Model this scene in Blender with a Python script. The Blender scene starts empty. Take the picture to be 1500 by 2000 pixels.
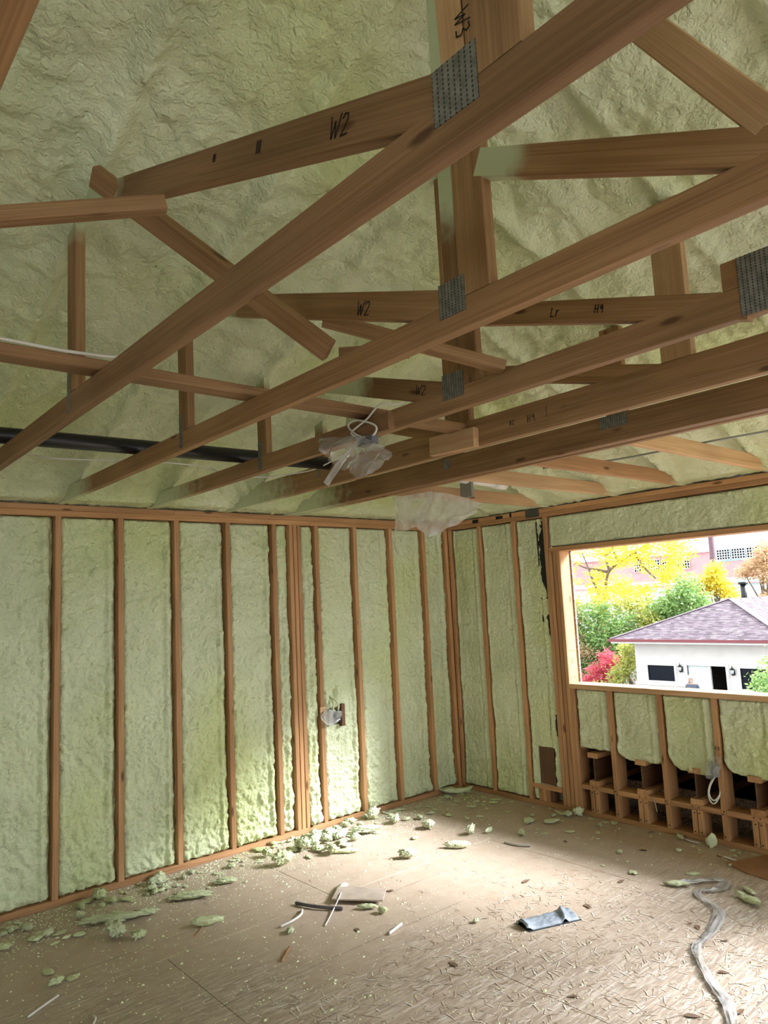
import bpy, bmesh, math, random
import numpy as np
from mathutils import Vector, Matrix
random.seed(7); RNG = np.random.default_rng(7)
S = bpy.context.scene; COL = S.collection

# ------------------------------------------------------------------ camera, world, exposure
F_PX, CAM, YAW, PITCH, ROLL = 1412.855, (-4.9991, -4.8963, 1.7365), 0.8613, 0.1243, -0.0481
cd = bpy.data.cameras.new('camera'); cam = bpy.data.objects.new('camera', cd); COL.objects.link(cam)
cd.sensor_fit = 'VERTICAL'; cd.sensor_height = 36.0; cd.lens = F_PX / 2000 * 36; cd.clip_start = 0.05; cd.clip_end = 400
_f = Vector((math.cos(YAW)*math.cos(PITCH), math.sin(YAW)*math.cos(PITCH), math.sin(PITCH)))
_r = Vector((math.sin(YAW), -math.cos(YAW), 0)); _u = _r.cross(_f)
_r2 = _r*math.cos(ROLL) + _u*math.sin(ROLL); _u2 = _u*math.cos(ROLL) - _r*math.sin(ROLL)
M = Matrix((_r2, _u2, -_f)).transposed().to_4x4(); M.translation = CAM
cam.matrix_world = M; S.camera = cam
sd = bpy.data.lights.new('sun_behind_thin_cloud', 'SUN'); sun = bpy.data.objects.new('sun_behind_thin_cloud', sd); COL.objects.link(sun)
SUN_AZ, SUN_EL = math.radians(-44), math.radians(33)          # azimuth from +X towards +Y
sun.rotation_euler = Vector((math.cos(SUN_AZ)*math.cos(SUN_EL), math.sin(SUN_AZ)*math.cos(SUN_EL), math.sin(SUN_EL))).to_track_quat('Z', 'Y').to_euler()
sd.energy = 9.0; sd.angle = math.radians(21); sd.color = (.95, .975, 1.04)
W = bpy.data.worlds.new('overcast_sky'); S.world = W; W.use_nodes = True
bg = W.node_tree.nodes['Background']; bg.inputs[0].default_value = (0.90, 0.96, 1.0, 1); bg.inputs[1].default_value = 2.0
S.view_settings.view_transform = 'Standard'; S.view_settings.look = 'None'; S.view_settings.gamma = 1
S.view_settings.use_curve_mapping = False; S.view_settings.exposure = 0.93
S.cycles.max_bounces = 5; S.cycles.diffuse_bounces = 3; S.cycles.glossy_bounces = 2; S.cycles.transmission_bounces = 2; S.cycles.transparent_max_bounces = 8
S.cycles.sample_clamp_indirect = 5; S.cycles.caustics_reflective = False; S.cycles.caustics_refractive = False
S.cycles.use_adaptive_sampling = True; S.cycles.adaptive_threshold = 0.13; S.cycles.adaptive_min_samples = 20

# room numbers (metres): corner of the two seen walls at the origin, left wall along -X, window wall along -Y
H = 2.393; PT = 2.469; SP = 0.4064; LY = 9.8; LX = 8.0; SL = 0.345; WD = 0.14
WY0, WY1, WZ0, WZ1 = -1.273, -3.95, 1.014, 2.09        # window opening seen
VY0, VY1 = -4.40, -8.0                                  # assumed patio door along the same wall, unseen, shaped to light the foreground floor
XL = [-4.818, -4.1775, -3.5787, -2.980, -2.3813, -1.8288]

# ------------------------------------------------------------------ helpers
_perm = RNG.permutation(256); _perm = np.concatenate([_perm, _perm, _perm])
_g = RNG.normal(size=(256, 3)); _g /= np.linalg.norm(_g, axis=1)[:, None]
def noise(x, y, z=0.0):
    x, y, z = np.broadcast_arrays(np.asarray(x, float), np.asarray(y, float), np.asarray(z, float))
    xi, yi, zi = np.floor(x).astype(int), np.floor(y).astype(int), np.floor(z).astype(int)
    xf, yf, zf = x-xi, y-yi, z-zi
    xi &= 255; yi &= 255; zi &= 255
    u, v, w = [t*t*t*(t*(t*6-15)+10) for t in (xf, yf, zf)]
    def c(a, b, d):
        g = _g[_perm[_perm[_perm[xi+a]+yi+b]+zi+d] & 255]
        return g[..., 0]*(xf-a)+g[..., 1]*(yf-b)+g[..., 2]*(zf-d)
    l = lambda t, a, b: a+t*(b-a)
    return l(w, l(v, l(u, c(0,0,0), c(1,0,0)), l(u, c(0,1,0), c(1,1,0))), l(v, l(u, c(0,0,1), c(1,0,1)), l(u, c(0,1,1), c(1,1,1))))
def fbm(x, y, z=0.0, o=3):
    s = 0; a = 1.0
    for k in range(o):
        s = s + a*noise(x*2**k+7.3*k, y*2**k+3.1*k, np.asarray(z)*2**k); a *= .5
    return s
def billow(x, y, z=0.0, o=2):
    s = 0; a = 1.0
    for k in range(o):
        s = s + a*np.abs(noise(x*2**k+5.3*k, y*2**k+1.7*k, np.asarray(z)*2**k))*2; a *= .5
    return s

def link(o, parent=None):
    COL.objects.link(o)
    if parent is not None:
        o.parent = parent; o.matrix_parent_inverse = parent.matrix_basis.inverted()
    return o
def tag(o, label=None, cat=None, group=None, kind=None):
    if label: o['label'] = label
    if cat: o['category'] = cat
    if group: o['group'] = group
    if kind: o['kind'] = kind
    return o
def empty(name, loc, label=None, cat=None, group=None, kind=None):
    o = bpy.data.objects.new(name, None); o.location = loc; o.empty_display_size = .1
    link(o); return tag(o, label, cat, group, kind)
def mesh(name, V, Fc, mat, parent=None, smooth=False, mats=None, fm=None):
    me = bpy.data.meshes.new(name)
    me.from_pydata([tuple(v) for v in V], [], [tuple(f) for f in Fc])
    me.update()
    if mat: me.materials.append(mat)
    if mats:
        for m in mats: me.materials.append(m)
    if fm is not None: me.polygons.foreach_set('material_index', fm)
    if smooth: me.polygons.foreach_set('use_smooth', [True]*len(me.polygons))
    return link(bpy.data.objects.new(name, me), parent)
def grid_mesh(name, P, mat, parent=None, smooth=True, closed_u=False):
    nu, nv = P.shape[:2]
    me = bpy.data.meshes.new(name)
    idx = np.arange(nu*nv).reshape(nu, nv)
    q = np.stack([idx[:-1, :-1], idx[1:, :-1], idx[1:, 1:], idx[:-1, 1:]], -1).reshape(-1, 4)
    if closed_u: q = np.concatenate([q, np.stack([idx[-1, :-1], idx[0, :-1], idx[0, 1:], idx[-1, 1:]], -1).reshape(-1, 4)])
    me.vertices.add(nu*nv); me.vertices.foreach_set('co', P.reshape(-1).astype(np.float32))
    n = len(q); me.loops.add(n*4); me.polygons.add(n)
    me.loops.foreach_set('vertex_index', q.reshape(-1).astype(np.int32))
    me.polygons.foreach_set('loop_start', np.arange(0, n*4, 4, dtype=np.int32))
    me.polygons.foreach_set('loop_total', np.full(n, 4, dtype=np.int32))
    me.update(calc_edges=True); me.validate()
    if smooth: me.polygons.foreach_set('use_smooth', np.ones(n, bool))
    me.materials.append(mat)
    return link(bpy.data.objects.new(name, me), parent)
def quads_mesh(name, Q, mat, parent=None, attr=None):
    """Q: (n,4,3) independent quads"""
    n = len(Q); me = bpy.data.meshes.new(name)
    me.vertices.add(n*4); me.vertices.foreach_set('co', Q.reshape(-1).astype(np.float32))
    me.loops.add(n*4); me.polygons.add(n)
    me.loops.foreach_set('vertex_index', np.arange(n*4, dtype=np.int32))
    me.polygons.foreach_set('loop_start', np.arange(0, n*4, 4, dtype=np.int32))
    me.polygons.foreach_set('loop_total', np.full(n, 4, dtype=np.int32))
    me.update(calc_edges=True); me.materials.append(mat)
    return link(bpy.data.objects.new(name, me), parent)
BOXF = [(0,1,3,2),(4,6,7,5),(0,4,5,1),(2,3,7,6),(0,2,6,4),(1,5,7,3)]
def boxes(name, bl, mat, parent=None):
    V = []; Fc = []
    for (x0,x1,y0,y1,z0,z1) in bl:
        b = len(V)
        V += [(x,y,z) for x in (x0,x1) for y in (y0,y1) for z in (z0,z1)]
        Fc += [tuple(b+i for i in f) for f in BOXF]
    return mesh(name, V, Fc, mat, parent)
def board(name, a, b, w, t, mat, parent=None, up=(0,0,1), spray=None, seg=1, ch=0.003, wane=0.0, cutz=None):
    """timber from a to b; w across (towards up), t the other way; eased edges; local X is the grain"""
    a, b = Vector(a), Vector(b); X = (b-a); L = X.length; X.normalize()
    Z = Vector(up); Z = (Z - X*Z.dot(X)).normalized(); Y = Z.cross(X)
    hw, ht = w/2, t/2
    sec = [(-ht+ch,-hw),(ht-ch,-hw),(ht,-hw+ch),(ht,hw-ch),(ht-ch,hw),(-ht+ch,hw),(-ht,hw-ch),(-ht,-hw+ch)]
    if spray: seg = max(seg, 24)
    V = []; Fc = []
    for i in range(seg+1):
        x = L*i/seg
        for (y, z) in sec:
            V.append((x, y, z))
    for i in range(seg):
        for k in range(8):
            p, q = i*8+k, i*8+(k+1) % 8
            Fc.append((p, p+8, q+8, q))
    Fc.append(tuple(range(8))[::-1]); Fc.append(tuple(seg*8+k for k in range(8)))
    o = mesh(name, V, Fc, mat)
    me = o.data
    if spray:
        at = me.attributes.new('spray', 'FLOAT', 'POINT')
        vals = np.array([max(0, min(1, spray(v[0]))) for v in V], dtype=np.float32)
        at.data.foreach_set('value', vals)
    m = Matrix((X, Y, Z)).transposed().to_4x4(); m.translation = a
    if parent is not None:
        o.parent = parent; o.matrix_parent_inverse = parent.matrix_basis.inverted()
    o.matrix_basis = m
    return o
def tube_pts(name, pts, r, mat, parent=None, n=8, smooth_it=2, caps=True):
    P = [Vector(p) for p in pts]
    for _ in range(smooth_it):
        Q = [P[0]]
        for i in range(len(P)-1):
            Q += [P[i]*.75+P[i+1]*.25, P[i]*.25+P[i+1]*.75]
        P = Q+[P[-1]]
    V = []; Fc = []; up = Vector((0.13, 0.27, 0.95)).normalized()
    rr = r if hasattr(r, '__len__') else None
    for i, p in enumerate(P):
        t = (P[min(i+1, len(P)-1)]-P[max(i-1, 0)]).normalized()
        s = t.cross(up)
        if s.length < 1e-3: s = t.cross(Vector((1, 0, 0)))
        s.normalize(); up = s.cross(t).normalized()
        R = r if rr is None else r[0]+(r[1]-r[0])*i/(len(P)-1)
        for k in range(n):
            an = 2*math.pi*k/n
            V.append(p+s*math.cos(an)*R+up*math.sin(an)*R)
    for i in range(len(P)-1):
        for k in range(n):
            Fc.append((i*n+k, i*n+(k+1) % n, (i+1)*n+(k+1) % n, (i+1)*n+k))
    if caps: Fc += [tuple(range(n))[::-1], tuple((len(P)-1)*n+k for k in range(n))]
    return mesh(name, V, Fc, mat, parent, smooth=True)
def strokes(name, o, ux, uy, lines, wd, mat, parent):
    """pen marks: thin raised ribbons of ink on a face"""
    o, ux, uy = Vector(o), Vector(ux), Vector(uy); nn = ux.cross(uy).normalized()
    V = []; Fc = []
    for ln in lines:
        for (p, q) in zip(ln[:-1], ln[1:]):
            p, q = Vector(p), Vector(q); d = (q-p); L = d.length
            if L < 1e-6: continue
            d /= L; s = Vector((-d.y, d.x))*wd/2; p2 = p-d*wd*.3; q2 = q+d*wd*.3
            b = len(V)
            for z in (0, .0006):
                for c in (p2-s, q2-s, q2+s, p2+s):
                    V.append(o+ux*c.x+uy*c.y+nn*z)
            Fc += [(b+4,b+5,b+6,b+7),(b,b+1,b+5,b+4),(b+1,b+2,b+6,b+5),(b+2,b+3,b+7,b+6),(b+3,b,b+4,b+7)]
    return mesh(name, V, Fc, mat, parent)

# ------------------------------------------------------------------ materials
def newmat(name):
    m = bpy.data.materials.new(name); m.use_nodes = True
    nt = m.node_tree; b = nt.nodes['Principled BSDF']
    return m, nt, b
def N(nt, t, **kw):
    n = nt.nodes.new(t)
    for k, v in kw.items():
        if k in n.inputs: n.inputs[k].default_value = v
        else: setattr(n, k, v)
    return n
def ramp(nt, src, stops, interp='LINEAR'):
    r = nt.nodes.new('ShaderNodeValToRGB'); r.color_ramp.interpolation = interp
    e = r.color_ramp.elements
    while len(e) < len(stops): e.new(.5)
    for el, (p, c) in zip(e, stops):
        el.position = p; el.color = (c if len(c) == 4 else (*c, 1)) if hasattr(c, '__len__') else (c, c, c, 1)
    nt.links.new(src, r.inputs[0]); return r
def mixc(nt, fac, a, b, blend='MIX'):
    n = nt.nodes.new('ShaderNodeMix'); n.data_type = 'RGBA'; n.blend_type = blend
    for s, i in ((fac, 0), (a, 6), (b, 7)):
        if hasattr(s, 'is_linked') or hasattr(s, 'links'): nt.links.new(s, n.inputs[i])
        elif hasattr(s, '__len__'): n.inputs[i].default_value = (*s, 1) if len(s) == 3 else s
        else: n.inputs[i].default_value = s
    return n.outputs[2]
def math_(nt, op, a, b=None, clamp=False):
    n = nt.nodes.new('ShaderNodeMath'); n.operation = op; n.use_clamp = clamp
    for s, i in ((a, 0), (b, 1)):
        if s is None: continue
        if hasattr(s, 'links'): nt.links.new(s, n.inputs[i])
        else: n.inputs[i].default_value = s
    return n.outputs[0]
def flat(name, col, rough=.7, metal=0.0, spec=.4):
    m, nt, b = newmat(name)
    b.inputs['Base Color'].default_value = (*col, 1); b.inputs['Roughness'].default_value = rough
    b.inputs['Metallic'].default_value = metal; b.inputs['Specular IOR Level'].default_value = spec
    return m
def grainy(name, c1, c2, scale=8, rough=.8, bump=0.0, bscale=60):
    m, nt, b = newmat(name)
    tc = N(nt, 'ShaderNodeTexCoord'); nz = N(nt, 'ShaderNodeTexNoise', Scale=scale, Detail=5.0)
    nt.links.new(tc.outputs['Object'], nz.inputs['Vector'])
    nt.links.new(ramp(nt, nz.outputs[0], [(.3, c1), (.7, c2)]).outputs[0], b.inputs['Base Color'])
    b.inputs['Roughness'].default_value = rough
    if bump:
        n2 = N(nt, 'ShaderNodeTexNoise', Scale=bscale, Detail=3.0); nt.links.new(tc.outputs['Object'], n2.inputs['Vector'])
        bp = N(nt, 'ShaderNodeBump', Strength=bump, Distance=.01); nt.links.new(n2.outputs[0], bp.inputs['Height'])
        nt.links.new(bp.outputs[0], b.inputs['Normal'])
    return m
FOAM1, FOAM2, FOAM3 = (.56, .615, .385), (.68, .73, .495), (.56, .63, .27)
def wood(name, dark, mid, light, knots=.8):
    m, nt, b = newmat(name)
    tc = N(nt, 'ShaderNodeTexCoord'); oi = N(nt, 'ShaderNodeObjectInfo')
    off = N(nt, 'ShaderNodeVectorMath', operation='MULTIPLY_ADD')
    nt.links.new(oi.outputs['Random'], off.inputs[0]); off.inputs[1].default_value = (37, 11, 23)
    nt.links.new(tc.outputs['Object'], off.inputs[2])
    mp = N(nt, 'ShaderNodeMapping'); mp.inputs['Scale'].default_value = (1.2, 26, 26); nt.links.new(off.outputs[0], mp.inputs[0])
    n1 = N(nt, 'ShaderNodeTexNoise', Scale=1.0, Detail=2.0, Roughness=.6, Distortion=.6); nt.links.new(mp.outputs[0], n1.inputs['Vector'])
    mp2 = N(nt, 'ShaderNodeMapping'); mp2.inputs['Scale'].default_value = (3, 240, 240); nt.links.new(off.outputs[0], mp2.inputs[0])
    n2 = N(nt, 'ShaderNodeTexNoise', Scale=1.0, Detail=1.0); nt.links.new(mp2.outputs[0], n2.inputs['Vector'])
    c = ramp(nt, n1.outputs[0], [(.28, dark), (.5, mid), (.72, light)]).outputs[0]
    c = mixc(nt, .35, c, ramp(nt, n2.outputs[0], [(.35, dark), (.65, light)]).outputs[0])
    # broad patches of tone and knots
    n3 = N(nt, 'ShaderNodeTexNoise', Scale=2.2, Detail=1.0); nt.links.new(off.outputs[0], n3.inputs['Vector'])
    c = mixc(nt, ramp(nt, n3.outputs[0], [(.42, 0), (.75, .55)]).outputs[0], c, tuple(x*.62 for x in mid))
    mp3 = N(nt, 'ShaderNodeMapping'); mp3.inputs['Scale'].default_value = (3.2, 11, 11); nt.links.new(off.outputs[0], mp3.inputs[0])
    vo = N(nt, 'ShaderNodeTexVoronoi', Scale=1.0); nt.links.new(mp3.outputs[0], vo.inputs['Vector'])
    k = ramp(nt, vo.outputs['Distance'], [(.07, 1), (.15, 0)]).outputs[0]
    sel = math_(nt, 'GREATER_THAN', N_sep(nt, vo.outputs['Color']), .45)
    c = mixc(nt, math_(nt, 'MULTIPLY', math_(nt, 'MULTIPLY', k, sel), knots), c, (.07, .025, .010))
    tint = ramp(nt, oi.outputs['Random'], [(0, (.80, .76, .74)), (.5, (1, 1, 1)), (1, (1.12, 1.08, 1.0))]).outputs[0]
    c = mixc(nt, 1.0, c, tint, 'MULTIPLY')
    at = N(nt, 'ShaderNodeAttribute', attribute_name='spray')
    n4 = N(nt, 'ShaderNodeTexNoise', Scale=22.0, Detail=2.0); nt.links.new(tc.outputs['Object'], n4.inputs['Vector'])
    sp = math_(nt, 'ADD', at.outputs['Fac'], math_(nt, 'MULTIPLY', math_(nt, 'SUBTRACT', n4.outputs[0], .5), .5))
    spm = math_(nt, 'MULTIPLY', ramp(nt, sp, [(.22, 0), (.75, 1)]).outputs[0], math_(nt, 'GREATER_THAN', at.outputs['Fac'], .01))
    c = mixc(nt, spm, c, FOAM1)
    nt.links.new(c, b.inputs['Base Color']); b.inputs['Roughness'].default_value = .62; b.inputs['Specular IOR Level'].default_value = .3
    return m
def N_sep(nt, s):
    n = nt.nodes.new('ShaderNodeSeparateColor'); nt.links.new(s, n.inputs[0]); return n.outputs[0]
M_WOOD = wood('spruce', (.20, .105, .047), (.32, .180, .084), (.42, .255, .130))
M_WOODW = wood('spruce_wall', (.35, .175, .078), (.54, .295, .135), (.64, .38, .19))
M_PALE = wood('fresh_and_lit_spruce', (.44, .25, .12), (.60, .38, .20), (.68, .46, .26))
M_OLD_SHADE = wood('weathered_and_shaded_wood', (.09, .045, .022), (.15, .075, .038), (.22, .12, .06))
def foam(name, bs=1.0, fine=120):
    m, nt, b = newmat(name)
    g = N(nt, 'ShaderNodeNewGeometry')
    n1 = N(nt, 'ShaderNodeTexNoise', Scale=2.3, Detail=3.0, Roughness=.6); nt.links.new(g.outputs['Position'], n1.inputs['Vector'])
    c = ramp(nt, n1.outputs[0], [(.32, FOAM1), (.62, FOAM2)]).outputs[0]
    n5 = N(nt, 'ShaderNodeTexNoise', Scale=1.1, Detail=1.0); nt.links.new(g.outputs['Position'], n5.inputs['Vector'])
    c = mixc(nt, ramp(nt, n5.outputs[0], [(.46, 0), (.68, .75)]).outputs[0], c, FOAM3)
    nt.links.new(c, b.inputs['Base Color'])
    b.inputs['Roughness'].default_value = .42; b.inputs['Specular IOR Level'].default_value = .45
    n2 = N(nt, 'ShaderNodeTexNoise', Scale=fine, Detail=1.0, Roughness=.55); nt.links.new(g.outputs['Position'], n2.inputs['Vector'])
    n3 = N(nt, 'ShaderNodeTexNoise', Scale=38.0, Detail=1.5, Distortion=.7); nt.links.new(g.outputs['Position'], n3.inputs['Vector'])
    b1 = N(nt, 'ShaderNodeBump', Strength=.5*bs, Distance=.006); nt.links.new(n2.outputs[0], b1.inputs['Height'])
    b2 = N(nt, 'ShaderNodeBump', Strength=.75*bs, Distance=.014); nt.links.new(n3.outputs[0], b2.inputs['Height']); nt.links.new(b1.outputs[0], b2.inputs['Normal'])
    nt.links.new(b2.outputs[0], b.inputs['Normal'])
    return m
M_FOAM = foam('spray_foam'); M_FOAMC = foam('spray_foam_roof', 1.1, 120)
M_SCRAP = foam('foam_offcut', .8, 160)
def osb(name, dust):
    m, nt, b = newmat(name)
    g = N(nt, 'ShaderNodeNewGeometry' if dust else 'ShaderNodeTexCoord'); pos = g.outputs['Position'] if dust else g.outputs['Object']
    col = None; hgt = None
    for i, (ang, sx, sy) in enumerate([(.35, 11, 62), (1.4, 13, 80), (2.3, 14, 90), (2.95, 12, 84)]):
        mp = N(nt, 'ShaderNodeMapping'); mp.inputs['Rotation'].default_value = (0 if dust else .9, 0 if dust else .3, ang); mp.inputs['Scale'].default_value = (sx, sy, 9 if dust else sy); mp.inputs['Location'].default_value = (i*3.3, i*1.7, .3)
        nt.links.new(pos, mp.inputs[0])
        v = N(nt, 'ShaderNodeTexVoronoi', Scale=1.0, Randomness=1.0); nt.links.new(mp.outputs[0], v.inputs['Vector'])
        cc = ramp(nt, N_sep(nt, v.outputs['Color']), [(0, (.32, .24, .18)), (.35, (.47, .37, .285)), (.7, (.58, .49, .40)), (1, (.74, .67, .60))]).outputs[0]
        edge = ramp(nt, v.outputs['Distance'], [(.35, 1), (.75, .62)]).outputs[0]
        cc = mixc(nt, 1.0, cc, edge, 'MULTIPLY')
        if col is None: col = cc; hgt = v.outputs['Distance']
        else:
            sp = nt.nodes.new('ShaderNodeSeparateColor'); nt.links.new(v.outputs['Color'], sp.inputs[0])
            col = mixc(nt, math_(nt, 'GREATER_THAN', sp.outputs[1], .55), col, cc)
    if dust:
        nz = N(nt, 'ShaderNodeTexNoise', Scale=.75, Detail=4.0, Roughness=.62); nt.links.new(pos, nz.inputs['Vector'])
        sep = N(nt, 'ShaderNodeSeparateXYZ'); nt.links.new(pos, sep.inputs[0])
        # swept towards the camera side of the room: less dust there
        d = math_(nt, 'ADD', math_(nt, 'MULTIPLY', sep.outputs[0], .22), math_(nt, 'MULTIPLY', sep.outputs[1], .55))
        d = math_(nt, 'ADD', d, 1.55)
        d = math_(nt, 'ADD', nz.outputs[0], math_(nt, 'MULTIPLY', d, .42))
        dm = ramp(nt, d, [(.32, .35), (.56, .97)]).outputs[0]
        n2 = N(nt, 'ShaderNodeTexNoise', Scale=160.0, Detail=1.0); nt.links.new(pos, n2.inputs['Vector'])
        n3 = N(nt, 'ShaderNodeTexNoise', Scale=9.0, Detail=3.0); nt.links.new(pos, n3.inputs['Vector'])
        dc = ramp(nt, n3.outputs[0], [(.3, (.46, .35, .262)), (.7, (.58, .465, .365))]).outputs[0]
        dc = mixc(nt, .45, dc, ramp(nt, n2.outputs[0], [(.35, (.34, .25, .175)), (.7, (.66, .54, .43))]).outputs[0])
        col = mixc(nt, dm, col, dc)
        # chalk and nail lines across the boards every 16 inches
        yy = math_(nt, 'ADD', sep.outputs[1], 1.75-.4064*.5+40.64)
        fr = math_(nt, 'ABSOLUTE', math_(nt, 'SUBTRACT', math_(nt, 'MODULO', yy, .4064), .2032))
        n6 = N(nt, 'ShaderNodeTexNoise', Scale=1.3, Detail=2.0); nt.links.new(pos, n6.inputs['Vector'])
        ln = math_(nt, 'MULTIPLY', math_(nt, 'LESS_THAN', fr, .0035), ramp(nt, n6.outputs[0], [(.50, 0), (.60, .45)]).outputs[0])
        col = mixc(nt, ln, col, (.10, .08, .075))
    nt.links.new(col, b.inputs['Base Color']); b.inputs['Roughness'].default_value = .55 if dust else .7
    b.inputs['Specular IOR Level'].default_value = .35
    return m
M_FLOOR = osb('dusty_strand_board', True); M_OSB = osb('strand_board', False)
def nailplate():
    m, nt, b = newmat('galvanised_plate')
    tc = N(nt, 'ShaderNodeTexCoord')
    mp = N(nt, 'ShaderNodeMapping'); nt.links.new(tc.outputs['Object'], mp.inputs[0]); mp.inputs['Scale'].default_value = (1, 1, 1)
    sx = N(nt, 'ShaderNodeSeparateXYZ'); nt.links.new(mp.outputs[0], sx.inputs[0])
    fx = math_(nt, 'PINGPONG', math_(nt, 'MULTIPLY', sx.outputs[0], 1), .0063)     # columns of slots
    col = math_(nt, 'LESS_THAN', fx, .0018)
    fz = math_(nt, 'PINGPONG', sx.outputs[1], .0042)
    row = math_(nt, 'LESS_THAN', fz, .0026)
    hole = math_(nt, 'MULTIPLY', col, row)
    nz = N(nt, 'ShaderNodeTexNoise', Scale=40.0, Detail=3.0); nt.links.new(tc.outputs['Object'], nz.inputs['Vector'])
    c = ramp(nt, nz.outputs[0], [(.3, (.17, .17, .165)), (.7, (.33, .33, .32))]).outputs[0]
    nt.links.new(mixc(nt, hole, c, (.03, .026, .022)), b.inputs['Base Color'])
    nt.links.new(math_(nt, 'MULTIPLY', math_(nt, 'SUBTRACT', 1, hole), .7), b.inputs['Metallic']); b.inputs['Roughness'].default_value = .5
    return m
M_PLATE = nailplate()
M_STEEL = flat('galvanised_strap', (.33, .33, .32), .5, .6)
M_INK = flat('marker_ink', (.012, .010, .010), .8)
M_BLACK = flat('black_plastic', (.012, .012, .013), .35)
M_MEMB = flat('black_membrane', (.008, .008, .009), .55)
M_WHITEP = flat('white_plastic', (.78, .78, .76), .4)
M_CABLE = flat('cable_sheath', (.72, .70, .64), .5)
M_NAIL = flat('nail_head', (.05, .04, .035), .5, .5)
def film(name, alpha, col=(.9, .92, .92)):
    m, nt, b = newmat(name)
    out = nt.nodes['Material Output']; nt.nodes.remove(b)
    tr = N(nt, 'ShaderNodeBsdfTransparent'); df = N(nt, 'ShaderNodeBsdfDiffuse'); df.inputs[0].default_value = (*col, 1)
    tl = N(nt, 'ShaderNodeBsdfTranslucent'); tl.inputs[0].default_value = (*col, 1)
    gl = N(nt, 'ShaderNodeBsdfGlossy', Roughness=.12); gl.inputs[0].default_value = (1, 1, 1, 1)
    m1 = N(nt, 'ShaderNodeMixShader'); m1.inputs[0].default_value = .5; nt.links.new(df.outputs[0], m1.inputs[1]); nt.links.new(tl.outputs[0], m1.inputs[2])
    tc = N(nt, 'ShaderNodeTexCoord'); nz = N(nt, 'ShaderNodeTexNoise', Scale=9.0, Detail=4.0); nt.links.new(tc.outputs['Object'], nz.inputs['Vector'])
    m2 = N(nt, 'ShaderNodeMixShader'); nt.links.new(ramp(nt, nz.outputs[0], [(.3, alpha*.6), (.7, min(1, alpha*1.4))]).outputs[0], m2.inputs[0]); nt.links.new(tr.outputs[0], m2.inputs[1]); nt.links.new(m1.outputs[0], m2.inputs[2])
    fr = N(nt, 'ShaderNodeFresnel', IOR=1.5); m3 = N(nt, 'ShaderNodeMixShader'); nt.links.new(fr.outputs[0], m3.inputs[0]); nt.links.new(m2.outputs[0], m3.inputs[1]); nt.links.new(gl.outputs[0], m3.inputs[2])
    nt.links.new(m3.outputs[0], out.inputs[0])
    return m
M_FILM = film('clear_polythene', .26); M_FILM2 = film('milky_polythene', .58, (.95, .96, .96))

# ------------------------------------------------------------------ floor
floor = tag(boxes('floor', [(-LX, 0.14, -LY, 0.14, -.30, -.021)], M_OSB), kind='structure')
def floor_panels():
    yj = [0.10]; y = -1.142
    while y > -LY: yj.append(y); y -= 1.219
    yj.append(-LY)
    for r in range(len(yj)-1):
        x = .12 - (1.05 if r % 2 else 0.0); xs = [.12] + ([] if r % 2 == 0 else [x])
        while x > -LX: x -= 2.438; xs.append(max(x, -LX))
        for a, b in zip(xs[1:], xs[:-1]):
            if b-a < .02: continue
            g = .0012
            x0, x1, y0, y1 = a+g, b-g, yj[r+1]+g, yj[r]-g
            V = [(x0,y0,-.02),(x1,y0,-.02),(x1,y1,-.02),(x0,y1,-.02),(x0,y0,-.0015),(x1,y0,-.0015),(x1,y1,-.0015),(x0,y1,-.0015)]
            c = .0015
            V += [(x0+c,y0+c,0),(x1-c,y0+c,0),(x1-c,y1-c,0),(x0+c,y1-c,0)]
            Fc = [(3,2,1,0),(8,9,10,11)]
            for k in range(4):
                n = (k+1) % 4
                Fc += [(k,n,4+n,4+k),(4+k,4+n,8+n,8+k)]
            mesh('subfloor_panel', V, Fc, M_FLOOR, floor)
floor_panels()

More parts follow.
